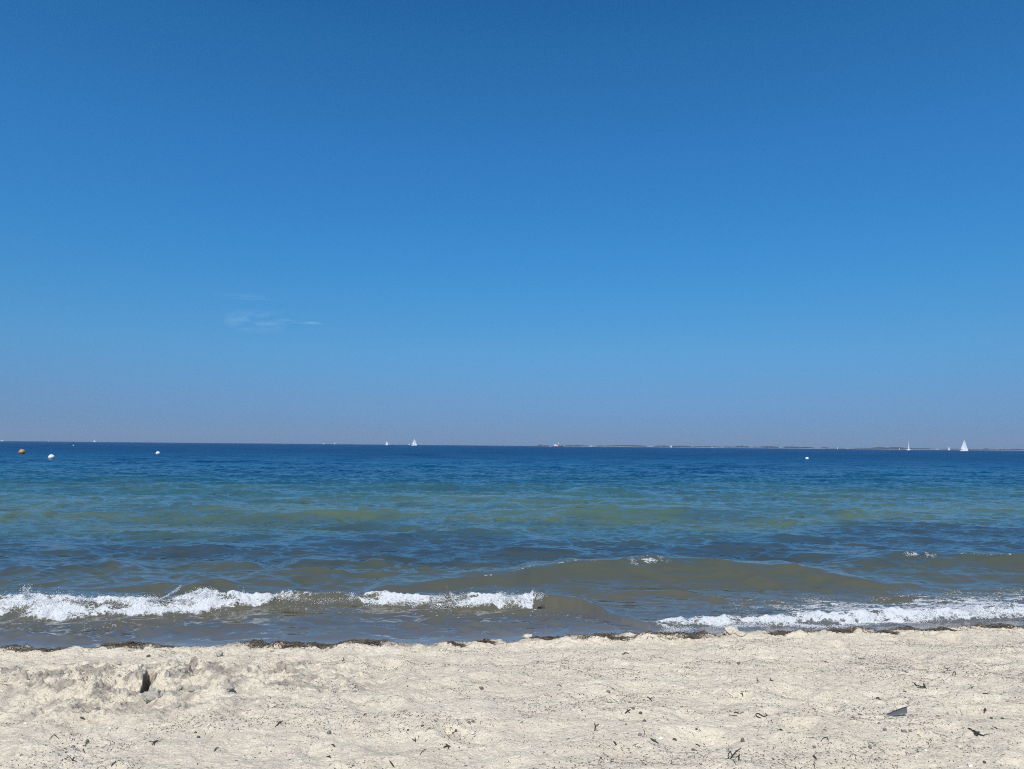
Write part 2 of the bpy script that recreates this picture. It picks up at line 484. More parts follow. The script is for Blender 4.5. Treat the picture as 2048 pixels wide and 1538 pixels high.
yr = [6.4]
while yr[-1] < 1500:
    y_ = yr[-1]
    px_ = .24 if y_ < 13 else (.19 if y_ < 30 else .055)
    if y_ > 260: px_ = .25
    yr.append(y_ + y_ * y_ / (1.9 * 770) * px_)
while yr[-1] < 8600: yr.append(yr[-1] * 1.05)
yr = np.array(yr)
tr = np.concatenate([-np.geomspace(3.7, .80, 14), np.linspace(-.78, .78, 1500), np.geomspace(.80, 3.7, 14)])
Y = np.repeat(yr[:, None], len(tr), 1); X = Y * tr[None, :]
X = np.clip(X, -9000, 9000)
dyr = np.gradient(yr); dxr = yr * (1.56 / 1500)
D = -inland(np.clip(X, -400, 400), Y)
print('water grid', X.shape)
h, sx, sy = sea(X, Y, dyr, dxr, D)
FO = np.zeros(X.shape, np.float32)
near = yr < 90
for c_ in CRESTS:
    y0, y1 = c_['y'].min() - 4 * c_['wf'], c_['y'].max() + 3 * c_['wb']
    r0, r1 = np.searchsorted(yr, y0), np.searchsorted(yr, y1)
    x = X[r0:r1]; y = Y[r0:r1]
    L = c_['x'][-1] - c_['x'][0]
    yc = np.interp(x, c_['x'], c_['y']) + c_['wf'] * .35 * fbm(x * .9 / c_['wf'] * .5, y * .3, 3, 17)
    tp = ss(c_['x'][0] - .05 * L, c_['x'][0] + .22 * L, x) * (1 - ss(c_['x'][-1] - .22 * L, c_['x'][-1] + .05 * L, x))
    d = y - yc
    pf = np.where(d < 0, np.exp(-(d / c_['wf']) ** 2 * 1.3), np.exp(-(d / c_['wb']) ** 2)) - .22 * np.exp(-((d + 1.9 * c_['wf']) / c_['wf']) ** 2)
    Hh = c_['H'] * tp * (1 + .35 * fbm(x * 1.2 / c_['wf'] * .6, y * .2, 2, 19))
    h[r0:r1] = h[r0:r1] * (1 - .25 * tp * np.exp(-(d / c_['wf']) ** 2)) + Hh * pf
    if c_['foam']:
        ycm = float(np.mean(c_['y']))
        xa = at(c_['foam'][0], 1125, .15).x; xb = at(c_['foam'][1], 1125, .15).x
        m = ss(xa - .15, xa + .3, x) * (1 - ss(xb - .3, xb + .15, x))
        q = np.exp(-((d + .10) / .13) ** 2) * m * ss(-.12, .22, fbm(x * 8, y * 6, 3, 23, .6) + .02)
        FO[r0:r1] = np.maximum(FO[r0:r1], q * .72)
# broken bits of foam along other lips
for (a_, b_, yy, H_, wd, thr) in ((1020, 1200, 1132, .17, .05, .30), (940, 985, 1150, .12, .04, .2), (1850, 1990, 1113, .12, .05, .32),
                                  (1095, 1125, 1191, .12, .05, .0), (1380, 1600, 1130, .16, .04, .42)):
    cc_ = CRESTS[1] if yy == 1132 or yy == 1130 else (CRESTS[0] if yy == 1150 else (CRESTS[2] if yy == 1113 else None))
    if cc_ is None: continue
    r0, r1 = np.searchsorted(yr, 9), np.searchsorted(yr, 18)
    x = X[r0:r1]; y = Y[r0:r1]
    d = y - np.interp(x, cc_['x'], cc_['y'])
    xa = at(a_, yy, H_).x; xb = at(b_, yy, H_).x
    FO[r0:r1] = np.maximum(FO[r0:r1], .58 * np.exp(-((d + .02) / wd) ** 2) * (x > xa) * (x < xb) * ss(thr - .1, thr + .1, fbm(x * 5, y * 9, 3, 29, .7) + .1))
rb = yr < 13.5
nb = int(rb.sum())
xb_, yb_ = X[:nb], Y[:nb]
bh, bf, bt = breaker(xb_, yb_)
calm = np.clip(1 - bh / .14, .45, 1)
h[:nb] = h[:nb] * calm + bh
FO[:nb] = np.maximum(FO[:nb], bf)
# wash of foam left behind the breaker: right part streaky, left part thin
xr0 = at(1340, 1200, 0).x; xr1 = at(1560, 1200, 0).x
yc = np.interp(xb_, bcx, bcy)
db = yb_ - yc
streak = 1 - np.abs(fbm(xb_ * 1.5 + .5 * fbm(xb_ * 1.3, yb_ * 2, 2, 90), yb_ * 5.5, 4, 45, .6)) * 4.2
lace = ss(-.15, .62, streak + 1.0 * fbm(xb_ * 2.6, yb_ * 7.5, 4, 47, .65) - .10)
wash = lace * ss(xr0, xr1 + .4, xb_) * ss(-.1, .05, db) * (1 - ss(.7, 1.9, db + .5 * fbm(xb_ * .8, yb_ * 0, 2, 61))) * (1 - .35 * ss(.15, .6, db))
wash2 = lace * .45 * (xb_ < at(640, 1200, 0).x) * ss(-.05, .05, db) * (1 - ss(.06, .35, db + .3 * fbm(xb_ * 1.2, yb_ * 0, 2, 64)))
FO[:nb] = np.maximum(FO[:nb], np.maximum(wash * 1.15, wash2))
# faint froth lines in front of the breaker
df = np.interp(xb_, bfx, bfy) - yb_
fr = ss(.80, .97, 1 - np.abs(fbm(xb_ * 2.2, yb_ * 9, 4, 49, .6)) * 3.) * ss(.02, .1, df) * (1 - ss(.25, .7, df)) * .35
FO[:nb] = np.maximum(FO[:nb], fr)
# foam piles up and is lumpy
Fn = FO[:nb]
pile = fbm(xb_ * 4, yb_ * 6, 3, 53, .55) * .050 + fbm(xb_ * 15, yb_ * 17, 3, 55, .6) * .014 + np.abs(fbm(xb_ * 42, yb_ * 46, 2, 57, .6)) * .007
body = np.clip(bf, 0, 1) * ss(.5, .85, np.interp(xb_, FX, FV))
h[:nb] += body * (.022 + pile) * (.45 + 1.1 * np.interp(xb_, HXp, HXv) / .14 * .8) + (Fn - body).clip(0, 1) * (.004 + .25 * pile)
h[:nb] *= ss(-.02, .25, D[:nb])
h += 0.0
# body colour of the water over the sea floor: sand near the beach, weed, a sand bar, then deep water
XX = np.clip(X, -400, 400)
Dw = D * (1 + .40 * fbm(XX * .09, Y * .16, 4, 101)) + ss(3, 8, D) * 1.6 * fbm(XX * .30, Y * .5, 4, 103)
Dw = np.maximum(Dw, 0.0)
KD = [0, .35, 1.0, 1.6, 3.0, 4.6, 5.6, 7.0, 8.8, 10.5, 13, 18, 25, 34, 50, 80, 200, 9000]
KC = np.array([(.200, .190, .178), (.118, .118, .112), (.094, .092, .078), (.108, .100, .070), (.088, .090, .062), (.072, .084, .060),
               (.050, .068, .066), (.040, .064, .078), (.040, .070, .084), (.052, .092, .082), (.088, .128, .072), (.074, .122, .080),
               (.036, .096, .092), (.012, .066, .096), (.003, .050, .104), (.001, .048, .122), (.0005, .047, .134), (.0005, .047, .140)])
col = np.stack([np.interp(Dw.ravel(), KD, KC[:, i]) for i in range(3)], 1)
wd = (ss(.02, .28, fbm(XX * .5, Y * .9, 4, 107, .6)) * (1 - ss(10, 16, D)) * ss(3.2, 5.5, D) * .30).ravel()[:, None]
col = col * (1 - wd) + np.array([[.026, .036, .042]]) * wd
wd = (ss(.0, .35, fbm(XX * .05, Y * .05, 3, 109)) * ss(30, 60, D) * .75).ravel()[:, None]
col = col * (1 - wd) + np.array([[.001, .026, .085]]) * wd
wd = (ss(-.12, .30, fbm(XX * .14, Y * .40, 4, 113, .6)) * ss(7, 10, D) * (1 - ss(28, 40, D)) * .62).ravel()[:, None]
col = col * (1 - wd) + np.array([[.036, .082, .098]]) * wd
V = np.stack([(X + sx).ravel(), (Y + sy).ravel(), h.ravel()], 1)

s = NT('sea_water')
ca = s.attr('body_colour'); fa = s.attr('foam')
p = s.pos()
# foam lace at a finer scale than the mesh
fn1 = s.noise(p, 38, 4, .65); 
vo = s.n('ShaderNodeTexVoronoi'); vo.feature = 'DISTANCE_TO_EDGE'; vo.inputs['Scale'].default_value = 16
wv = s.n('ShaderNodeVectorMath', operation='MULTIPLY_ADD')
s.l(s.noise(p, 9, 3).outputs['Color'], wv.inputs[0]); wv.inputs[1].default_value = (.14, .14, .14); s.l(p, wv.inputs[2])
s.l(wv.outputs[0], vo.inputs['Vector'])
lacev = s.rng(vo.outputs['Distance'], .0, .16, .32, -.18)
fv = s.math('ADD', fa.outputs['Fac'], s.math('ADD', s.rng(fn1.outputs[0], .3, .7, -.28, .28), lacev))
ff = s.math('MULTIPLY', s.rng(fv, .34, .82), s.rng(fa.outputs['Fac'], .015, .09))
base = s.b
s.l(ca.outputs['Color'], base.inputs['Base Color'])
base.inputs['IOR'].default_value = 1.333
# small ripples: slopes straight from noise vectors, three sizes
g = s.n('ShaderNodeNewGeometry')
def slopes(vec, scale, amt, stretch):
    mp = s.n('ShaderNodeMapping'); mp.inputs['Scale'].default_value = stretch; s.l(vec, mp.inputs[0])
    nz = s.noise(mp.outputs[0], scale, 2, .5)
    sb = s.n('ShaderNodeVectorMath', operation='SUBTRACT'); s.l(nz.outputs['Color'], sb.inputs[0]); sb.inputs[1].default_value = (.5, .5, .5)
    ml = s.n('ShaderNodeVectorMath', operation='MULTIPLY'); s.l(sb.outputs[0], ml.inputs[0])
    ml.inputs[1].default_value = (amt * .7, amt, 0); return ml.outputs[0]
def vadd(a, b):
    v = s.n('ShaderNodeVectorMath', operation='ADD'); s.l(a, v.inputs[0]); s.l(b, v.inputs[1]); return v.outputs[0]
def vscale(a, f):
    v = s.n('ShaderNodeVectorMath', operation='SCALE'); s.l(a, v.inputs[0]); s.l(f, v.inputs['Scale']); return v.outputs[0]
far = s.attr('far')
s.l(s.math('ADD', s.rng(far.outputs['Fac'], 0, 1, .08, .50), s.rng(s.attr('foam').outputs['Fac'], 0.02, .35, 0, .4)), base.inputs['Roughness'])
#      # how much of the wave field the mesh could not carry
sm = vadd(vadd(slopes(p, 3.6, .30, (.45, 1, 1)), slopes(p, 9., .42, (.45, 1, 1))), slopes(p, 30., .22, (.6, 1, 1)))
bgw = vadd(vadd(slopes(p, .35, .45, (.3, 1, 1)), slopes(p, 1.2, .80, (.45, 1, 1))), slopes(p, 3.6, .80, (.6, 1, 1)))
tot = vadd(vscale(sm, s.attr('ripple').outputs['Fac']), vscale(bgw, far.outputs['Fac']))
nn = s.n('ShaderNodeVectorMath', operation='NORMALIZE'); s.l(vadd(g.outputs['Normal'], tot), nn.inputs[0])
s.l(nn.outputs[0], base.inputs['Normal'])
foamb = s.n('ShaderNodeBsdfPrincipled')
s.l(s.mix(s.rng(fn1.outputs[0], .3, .7), (.78, .78, .755), (.62, .635, .63)), foamb.inputs['Base Color'])
foamb.inputs['Roughness'].default_value = .55
fb = s.n('ShaderNodeBump'); fb.inputs['Distance'].default_value = .02; fb.inputs['Strength'].default_value = .9
s.l(s.noise(p, 70, 3, .7).outputs[0], fb.inputs['Height']); s.l(fb.outputs[0], foamb.inputs['Normal'])
mx = s.n('ShaderNodeMixShader'); s.l(ff, mx.inputs[0]); s.l(base.outputs[0], mx.inputs[1]); s.l(foamb.outputs[0], mx.inputs[2])
s.l(mx.outputs[0], s.out.inputs['Surface'])
M_WATER = s.m
farA = ss(3.4, 5.7, np.log(Y))
ripA = ss(0.1, .9, D) * (1 - .6 * ss(.5, 3, D) * (1 - ss(3.5, 5, D))) * (.55 + .9 * ss(-.2, .3, fbm(XX * .35, Y * .6, 3, 111)))
ripA = ripA + 1.1 * ss(5, 12, D) * (1 - ss(35, 70, D))
ripA = ripA + .9 * ss(.25, .5, D) * (1 - ss(.7, 1.1, D)) 
water = make_np('sea_water', V, grid_faces(len(yr), len(tr)), M_WATER, True,
                {'foam': FO.ravel(), 'far': farA.ravel(), 'ripple': ripA.ravel()}, {'body_colour': col})
tag(water, kind='structure')
hW, XW, YW = h[:nb].copy(), (X + sx)[:nb].copy(), Y[:nb].copy()
del X, Y, V, h, sx, sy, FO, D, Dw, col, XX, farA, ripA
#MORE
# ------------------------------------------------------------------ materials for the small things
M_WEED = simple('dry_dark_seaweed', (.030, .024, .017), .75, col2=(.075, .055, .035), scale=60)
M_WRACK = simple('damp_seaweed_wrack', (.165, .132, .092), .85, col2=(.055, .043, .031), scale=22)
M_WEEDL = simple('bleached_seaweed', (.17, .14, .095), .8, col2=(.07, .055, .035), scale=40)
M_STONE = simple('grey_stone', (.23, .225, .215), .75, col2=(.13, .125, .12), scale=90, bump=.001)
M_STONED = simple('dark_stone', (.055, .052, .05), .7, col2=(.10, .09, .08), scale=90, bump=.001)
M_STONEB = simple('brown_stone', (.20, .16, .12), .75, col2=(.12, .095, .075), scale=90, bump=.001)
M_SHELL = simple('white_shell', (.78, .76, .70), .45, col2=(.62, .58, .52), scale=120)
M_CLOD = simple('damp_sand_clod', (.47, .43, .36), .95, col2=(.33, .30, .25), scale=70, bump=.008, spec=.15)
M_CLODD = simple('dry_sand_lump', (.66, .60, .49), .95, col2=(.46, .40, .32), scale=45, bump=.004, spec=.15)
M_FEATH = simple('feather_vane', (.115, .118, .125), .7, col2=(.07, .073, .08), scale=150)
M_FEATHD = simple('feather_edge', (.035, .037, .045), .6, scale=80)
M_SAIL = simple('white_sailcloth', (.92, .92, .91), .7, col2=(.88, .89, .89), scale=2)
M_HULL = simple('white_gelcoat', (.78, .79, .79), .3, var=.05, scale=1)
M_DARKP = simple('dark_hull_paint', (.05, .06, .08), .4, var=.2, scale=1)
M_REDP = simple('rust_red_paint', (.25, .09, .06), .5, var=.3, scale=1)
M_ALU = simple('mast_alloy', (.45, .46, .47), .4, var=.1, scale=1)
M_GLASS = simple('dark_glass', (.03, .04, .05), .1, var=.1, scale=1)
M_ORANGE = simple('faded_orange_plastic', (.62, .30, .11), .5, col2=(.50, .20, .06), scale=5)
M_WBUOY = simple('white_plastic', (.80, .80, .74), .45, col2=(.70, .70, .64), scale=5)
M_FOAM = simple('foam_drops', (.72, .74, .75), .4, var=.04, scale=50)

# ------------------------------------------------------------------ shape helpers
def tube_np(P, r, sides=6, flat=1.0):
    """closed tube along P (n,3) with radius r (n,); returns V, F (quads, ends pinched)"""
    P = np.asarray(P, float); n = len(P); r = np.broadcast_to(r, (n,))
    T = np.gradient(P, axis=0); T /= np.linalg.norm(T, axis=1)[:, None] + 1e-9
    up = np.array([0, 0, 1.]); 
    Sd = np.cross(T, up); ln = np.linalg.norm(Sd, axis=1)[:, None]
    Sd = np.where(ln < 1e-3, np.array([[1., 0, 0]]), Sd / (ln + 1e-9)); U = np.cross(Sd, T)
    a = np.linspace(0, 2 * pi, sides, endpoint=False)
    V = P[:, None, :] + r[:, None, None] * (np.cos(a)[None, :, None] * Sd[:, None, :] + flat * np.sin(a)[None, :, None] * U[:, None, :])
    F = []
    for i in range(n - 1):
        for j in range(sides):
            k = (j + 1) % sides
            F.append((i * sides + j, i * sides + k, (i + 1) * sides + k, (i + 1) * sides + j))
    return V.reshape(-1, 3), F

def joinVF(parts):
    V, F, o = [], [], 0
    for v, f in parts:
        V.extend(map(tuple, v)); F.extend([tuple(i + o for i in q) for q in f]); o += len(v)
    return V, F

def blob(rx, ry, rz, seed, amp=.18, sub=3, freq=1.8, base=True):
    import bmesh
    bm = bmesh.new(); bmesh.ops.create_icosphere(bm, subdivisions=sub, radius=1.0)
    V = np.array([v.co[:] for v in bm.verts]); F = [tuple(v.index for v in f.verts) for f in bm.faces]; bm.free()
    n = 1 + amp * (fbm(V[:, 0] * freq + V[:, 2] * 1.3, V[:, 1] * freq - V[:, 2] * 1.1, 3, seed) * 1.6)
    V = V * n[:, None] * np.array([[rx, ry, rz]])
    return V, F

def box(cx, cy, cz, sx, sy, sz, taper=1.0):
    x, y, z = sx / 2, sy / 2, sz / 2
    V = [(cx - x, cy - y, cz - z), (cx + x, cy - y, cz - z), (cx + x, cy + y, cz - z), (cx - x, cy + y, cz - z),
         (cx - x * taper, cy - y * taper, cz + z), (cx + x * taper, cy - y * taper, cz + z), (cx + x * taper, cy + y * taper, cz + z), (cx - x * taper, cy + y * taper, cz + z)]
    return V, [(3, 2, 1, 0), (4, 5, 6, 7), (0, 1, 5, 4), (1, 2, 6, 5), (2, 3, 7, 6), (3, 0, 4, 7)]

# ------------------------------------------------------------------ haze
HB = box(0, 4250, 58, 18400, 8900, 125.2)
sh = NT('sea_haze')
sh.t.nodes.remove(sh.b)
pv = sh.n('ShaderNodeVolumePrincipled')
pv.inputs['Color'].default_value = (.80, .88, 1.0, 1); pv.inputs['Density'].default_value = 9e-5
pv.inputs['Anisotropy'].default_value = 0.2
sh.l(pv.outputs[0], sh.out.inputs['Volume'])
hz = make('haze', *HB, sh.m, smooth=False)
tag(hz, kind='stuff')

# ------------------------------------------------------------------ high thin cloud (horizontal veils 3 km up)
def cloud(name, x0, y0, x1, y1, tilt, dens, seed, label, sx=1., sy=1.):
    nu, nv = 60, 24
    U, W = np.meshgrid(np.linspace(0, 1, nu), np.linspace(0, 1, nv))
    V = []; 
    for u, v in zip(U.ravel(), W.ravel()):
        q = at(x0 + (x1 - x0) * u, y0 + (y1 - y0) * v + tilt * (u - .5), 3000.0 + 25 * sin(u * 5 + v * 3))
        V.append(q[:])
    V = np.array(V)
    e = (np.sin(pi * U) ** .8 * np.sin(pi * W) ** 1.0)
    st = fbm(U * 2.2 * sx, W * 4.0 * sy + U * 1.0, 4, seed, .5)
    al = np.clip(e * (.5 + 1.5 * st), 0, 1) * dens
    return tag(make_np(name, V, grid_faces(nv, nu), M_CLOUD, True, {'veil': al.ravel()}), label, 'cloud', 'thin clouds above the horizon')
sc_ = NT('cirrus'); sc_.t.nodes.remove(sc_.b)
va = sc_.attr('veil'); tr_ = sc_.n('ShaderNodeBsdfTransparent'); tl = sc_.n('ShaderNodeBsdfTranslucent'); tl.inputs[0].default_value = (.95, .95, .95, 1)
mx_ = sc_.n('ShaderNodeMixShader'); sc_.l(va.outputs['Fac'], mx_.inputs[0]); sc_.l(tr_.outputs[0], mx_.inputs[1]); sc_.l(tl.outputs[0], mx_.inputs[2])
sc_.l(mx_.outputs[0], sc_.out.inputs['Surface']); M_CLOUD = sc_.m
cloud('cloud', 445, 616, 575, 668, 6, .075, 3, 'thin white wisp of cloud, the broadest one low in the sky')
cloud('cloud', 425, 586, 560, 600, 6, .05, 9, 'very faint streak of cloud just above the broad wisp')
cloud('cloud', 562, 641, 652, 647.5, 8, .14, 13, 'narrow white streak of cloud to the right of the broad wisp', 1, .4)

# ------------------------------------------------------------------ far coast
M_LAND = simple('far_pale_shore', (.33, .33, .30), .9, var=.3, scale=.02)
M_WOOD = simple('far_woodland', (.022, .036, .034), .9, col2=(.014, .022, .022), scale=.05)
CD = 5200.0
def far_at(px, d=CD, z=0.0):
    r = ray(px, 895); k = d / r.y
    return Vector((r.x * k, d, z))
V, F = [], []
cx = np.linspace(1072, 2300, 420)
for i, px in enumerate(cx):
    q = far_at(px); e = float(ss(1072, 1110, px))
    hh = (3.2 + 2.2 * float(fbm(np.array([px * .02]), np.array([1.5]), 3, 2)[0])) * (.25 + .75 * e)
    for (dy, z) in ((0, -.5), (10, hh * .45), (60, hh), (500, hh * 1.2), (900, -.5)):
        V.append((q.x * (1 + dy / CD), CD + dy, z))
nn_ = len(cx)
F = [(i * 5 + j, (i + 1) * 5 + j, (i + 1) * 5 + j + 1, i * 5 + j + 1) for i in range(nn_ - 1) for j in range(4)]
tag(make('coast_land', V, F, M_LAND), kind='structure')
WOODS = [(1076, 1086, 7), (1088, 1104, 4), (1130, 1176, 6), (1192, 1215, 5), (1213, 1228, 6), (1222, 1292, 9), (1309, 1345, 8), (1343, 1382, 8.5), (1388, 1442, 6.5),
         (1446, 1470, 6), (1468, 1500, 10), (1500, 1520, 6), (1518, 1556, 10), (1568, 1600, 9.5), (1598, 1626, 8), (1643, 1656, 7), (1660, 1690, 4),
         (1700, 1742, 5), (1744, 1775, 11), (1774, 1810, 12), (1808, 1870, 6), (1880, 1965, 5), (1968, 1978, 9), (1980, 2020, 5), (2020, 2048, 8), (2050, 2200, 8)]
wr = np.random.default_rng(8)
parts = []
bV, bF = blob(1, 1, 1, 3, .35, 1, 2.)
bV = np.array(bV); bF = np.array(bF)
VV, FF, off = [], [], 0
for (a, b, H_) in WOODS:
    n_ = int((b - a) * 2.6) + 3
    for k in range(n_):
        px = wr.uniform(a, b); e = sin(pi * (px - a) / (b - a)) ** .5
        hh = H_ * .88 * (.45 + .6 * e) * wr.uniform(.75, 1.15); d = CD + wr.uniform(30, 200)
        q = far_at(px, d); r = wr.uniform(5, 11)
        VV.append(bV * np.array([[r, r, hh * .55]]) + np.array([[q.x, d, 3.0 + hh * .5]])); FF.append(bF + off); off += len(bV)
wood = make_np('far_woodland', np.concatenate(VV), np.concatenate(FF), M_WOOD, True)
tag(wood, 'low dark tree belt along the far coast on the right', 'woodland', kind='stuff')

M_TOW = simple('pale_tower_paint', (.6, .6, .6), .6, var=.1, scale=.1)
def turbine(px, h, rot, label):
    d = 7400.0; q = far_at(px, d)
    t = tag(empty('wind_turbine', (q.x, d, 0)), label, 'wind turbine', 'wind turbines beyond the far coast')
    make('tower', *tube_np([(0, 0, 0), (0, 0, h)], [2.2, 1.3], 8), M_TOW, t)
    make('nacelle', *box(0, 0, h + 1.5, 3.5, 9, 3.5), M_TOW, t)
    for k in range(3):
        a = rot + k * 2 * pi / 3
        make('blade', *tube_np([(0, -6, h + 1.5), (cos(a) * h * .12, -6, h + 1.5 + sin(a) * h * .12), (cos(a) * h * .5, -6, h + 1.5 + sin(a) * h * .5)], [1.2, 1.8, .3], 6, .4), M_TOW, t)
turbine(1203.5, 38, .3, 'left one of the close pair of faint wind turbines on the horizon')
turbine(1207.5, 38, 1.1, 'right one of the close pair of faint wind turbines on the horizon')
turbine(1227, 44, .8, 'faint wind turbine standing alone right of the close pair')
q = far_at(1556, CD + 120)
t = tag(empty('lattice_tower', (q.x, CD + 120, 3)), 'slim dark tower rising above the middle of the far tree belt', 'tower')
make('mast', *tube_np([(0, 0, 0), (0, 0, 16), (0, 0, 27)], [2.0, 1.4, .5], 6), M_DARKP, t)
make('gallery', *box(0, 0, 17, 5, 5, 2.2), M_DARKP, t)
q = far_at(1484, CD + 120)
t = tag(empty('church_spire', (q.x, CD + 120, 3)), 'tiny pointed spire above the far trees, left of the slim dark tower', 'church')
make('tower', *box(0, 0, 6, 6, 6, 12), M_LAND, t); make('spire', *box(0, 0, 18, 6, 6, 12, .05), M_DARKP, t)

# ------------------------------------------------------------------ boats
def sail_mesh(tack, clew, head, camber, n=10):
    """triangular cloth with belly, from tack/clew/head points"""
    tack, clew, head = map(np.array, (tack, clew, head)); V = []; F = []
    for i in range(n + 1):
        v = i / n; a = tack * (1 - v) + head * v; b = clew * (1 - v) + head * v
        for j in range(7):
            u = j / 6; p_ = a * (1 - u) + b * u
            w_ = np.linalg.norm(b - a)
            p_ = p_ + np.array([0, 1, 0]) * camber * w_ * sin(pi * u) + (b - a) * .06 * sin(pi * v) * u
            V.append(tuple(p_))
    for i in range(n):
        for j in range(6): F.append((i * 7 + j, i * 7 + j + 1, (i + 1) * 7 + j + 1, (i + 1) * 7 + j))
    return V, F

def hull_mesh(L, B, Hh, bowrise=.25, n=14):
    """bow at +x, waterline at z=0"""
    V = []; F = []
    sec = 7
    for i in range(n + 1):
        u = i / n; x = -L / 2 + L * u
        half = B / 2 * (1 - max(0, (u - .35) / .65) ** 2.2) * (.78 + .22 * min(1, u / .35)) + .01 * B
        top = Hh * (1 + bowrise * max(0, u - .3) ** 1.5 * 1.6)
        for j in range(sec):
            a = -pi / 2 + pi * j / (sec - 1)
            yv = half * (abs(sin(a)) ** .6) * (1 if a >= 0 else -1)
            zv = -Hh * .35 * (1 - abs(sin(a)) ** 2.0) if abs(sin(a)) < .98 else top
            xx = x + (L * .04 * (zv / Hh) if u > .9 else 0)
            V.append((xx, yv, zv))
    for i in range(n):
        for j in range(sec - 1):
            F.append((i * sec + j, (i + 1) * sec + j, (i + 1) * sec + j + 1, i * sec + j + 1))
        F.append((i * sec + sec - 1, (i + 1) * sec + sec - 1, (i + 1) * sec, i * sec))
    F.append(tuple(range(sec)))
    return V, F

def sailboat(px, d, h, yaw, label, jib=True, main=True, hull=None, mainw=.36, heel=0.0):
    """h = mast top above the water in metres, yaw = heading of the bow (0 = to the right)"""
    q = far_at(px, d)
    t = tag(empty('sailing_boat', (q.x, d, 0), yaw), label, 'sailing boat', 'sailing boats on the horizon')
    t.rotation_euler = (heel, 0, yaw)
    L = h * .78; B = L * .30; fb = h * .085
    make('hull', *hull_mesh(L, B, fb), hull or M_HULL, t)
    make('cabin', *box(-.02 * L, 0, fb * 1.25, L * .38, B * .55, fb * .7, .8), hull or M_HULL, t)
    mx0 = L * .08
    make('mast', *tube_np([(mx0, 0, 0), (mx0, 0, h)], [h * .010, h * .006], 6), M_ALU, t)
    if main:
        make('boom', *tube_np([(mx0, 0, h * .15), (mx0 - L * .46, .15 * B, h * .15)], [h * .006] * 2, 6), M_ALU, t)
        make('mainsail', *sail_mesh((mx0 - .02 * L, 0, h * .16), (mx0 - h * mainw, .15 * B, h * .16), (mx0 - .02 * L, 0, h * .98), .09), M_SAIL, t)
    if jib:
        make('jib', *sail_mesh((L * .50, 0, fb * 1.2), (mx0 - .04 * L, .22 * B, h * .13), (mx0 + .02 * L, 0, h * .90), .10), M_SAIL, t)
    return t

LBL = 'white sailing boat on the horizon'
sailboat(1928.5, 1010, 15.6, .30, 'largest white sailing boat with full sails near the right edge', hull=None, mainw=.42)
sailboat(1818, 1230, 17.5, .80, 'white sailing boat with a very tall narrow sail, second largest on the right', jib=False, hull=M_HULL, mainw=.24)
sailboat(828, 1540, 14.3, .35, 'white two-sailed yacht, the tallest boat left of the middle of the horizon')
sailboat(773.5, 2000, 10.6, 2.7, 'plump white sailing boat left of the two sailed yacht, with a tiny neighbour', mainw=.45)
sailboat(779.5, 4300, 11.5, 1.0, 'tiny white sail immediately right of the plump sailing boat')
sailboat(818, 4300, 10.5, .5, 'tiny white sail immediately left of the two-sailed yacht')
sailboat(1898, 2200, 12.0, .5, 'mid-sized white sailing boat just left of the largest one', mainw=.45)
sailboat(1874, 4600, 10.5, .5, 'tiny pale sail left of the mid-sized sailing boat at the right')
sailboat(1675, 3100, 13, .9, 'lone small white sail just right of the right white buoy')
sailboat(1799, 4400, 11.0, .4, 'tiny pale sail in front of the dark trees, left of the tall narrow sail')
sailboat(1342, 3300, 11.5, .2, 'small white sailing boat in front of a gap in the far tree belt', mainw=.42)
sailboat(1424, 4400, 9, .2, 'tiny white sail in front of the middle of the far tree belt')
sailboat(1182, 3900, 11.5, .6, 'small white sail right of the fishing boat')
sailboat(1146, 4300, 6.5, .1, 'tiny low white sail close to the right of the fishing boat')
sailboat(1994, 4400, 9.5, .6, 'left one of the two tiny pale sails at the far right edge')
sailboat(2005, 4200, 10.5, .9, 'right one of the two tiny pale sails at the far right edge')
sailboat(188, 3600, 13.5, .5, 'small bright white sail alone on the left of the horizon')
sailboat(96, 4400, 11.5, 2.4, 'very small pale sail at the far left, above the white buoy')
sailboat(647, 4400, 10.0, .4, 'left one of the two tiny sails left of the plump sailing boat')
sailboat(669, 4100, 12.0, .7, 'right one of the two tiny sails left of the plump sailing boat')
sailboat(8, 3600, 15.0, 1.45, 'dark bare-masted boat at the extreme left end of the horizon', jib=False, main=False)

def motor_boat(px, d, L, yaw, label):
    q = far_at(px, d); t = tag(empty('motor_boat', (q.x, d, 0), yaw), label, 'motor boat')
    make('hull', *hull_mesh(L, L * .3, L * .12), M_HULL, t)
    make('cabin', *box(-L * .02, 0, L * .21, L * .38, L * .2, L * .14, .8), M_HULL, t)
    make('windscreen', *box(L * .19, 0, L * .20, L * .03, L * .17, L * .07, .8), M_GLASS, t)
motor_boat(1100.5, 3200, 10, 0, 'tiny white motor boat close to the left of the fishing boat')
motor_boat(3, 3300, 16, 3.1, 'low white motor boat at the extreme left end of the horizon')

q = far_at(1115.5, 2000)
t = tag(empty('fishing_boat', (q.x, 2000, 0), .05), 'fishing boat with white wheelhouse and dark bow at the far coast\'s left end', 'fishing boat')
make('hull', *hull_mesh(23, 6.4, 2.1, .9), M_REDP, t)
make('bow', *hull_mesh(8, 4.4, 3.3, .5), M_DARKP, t).location = (8.6, 0, .2)
wh = make('wheelhouse', *joinVF([box(-4.2, 0, 3.2, 10.5, 4.6, 2.4, .95), box(-6.2, 0, 5.2, 4.6, 3.8, 2.0, .9)]), M_HULL, t, smooth=False)
make('window', *box(-3.95, 0, 5.4, .12, 3.0, .8), M_GLASS, wh, smooth=False)
make('mast', *tube_np([(3.0, 0, 1.8), (3.0, 0, 14.0)], [.38, .22], 8), M_REDP, t)
make('mast', *tube_np([(-9.5, 0, 2.0), (-9.5, 0, 9.5)], [.25, .16], 8), M_ALU, t)
make('derrick', *tube_np([(3.0, 0, 3.5), (8.6, 0, 9.5)], [.26, .18], 8), M_REDP, t)
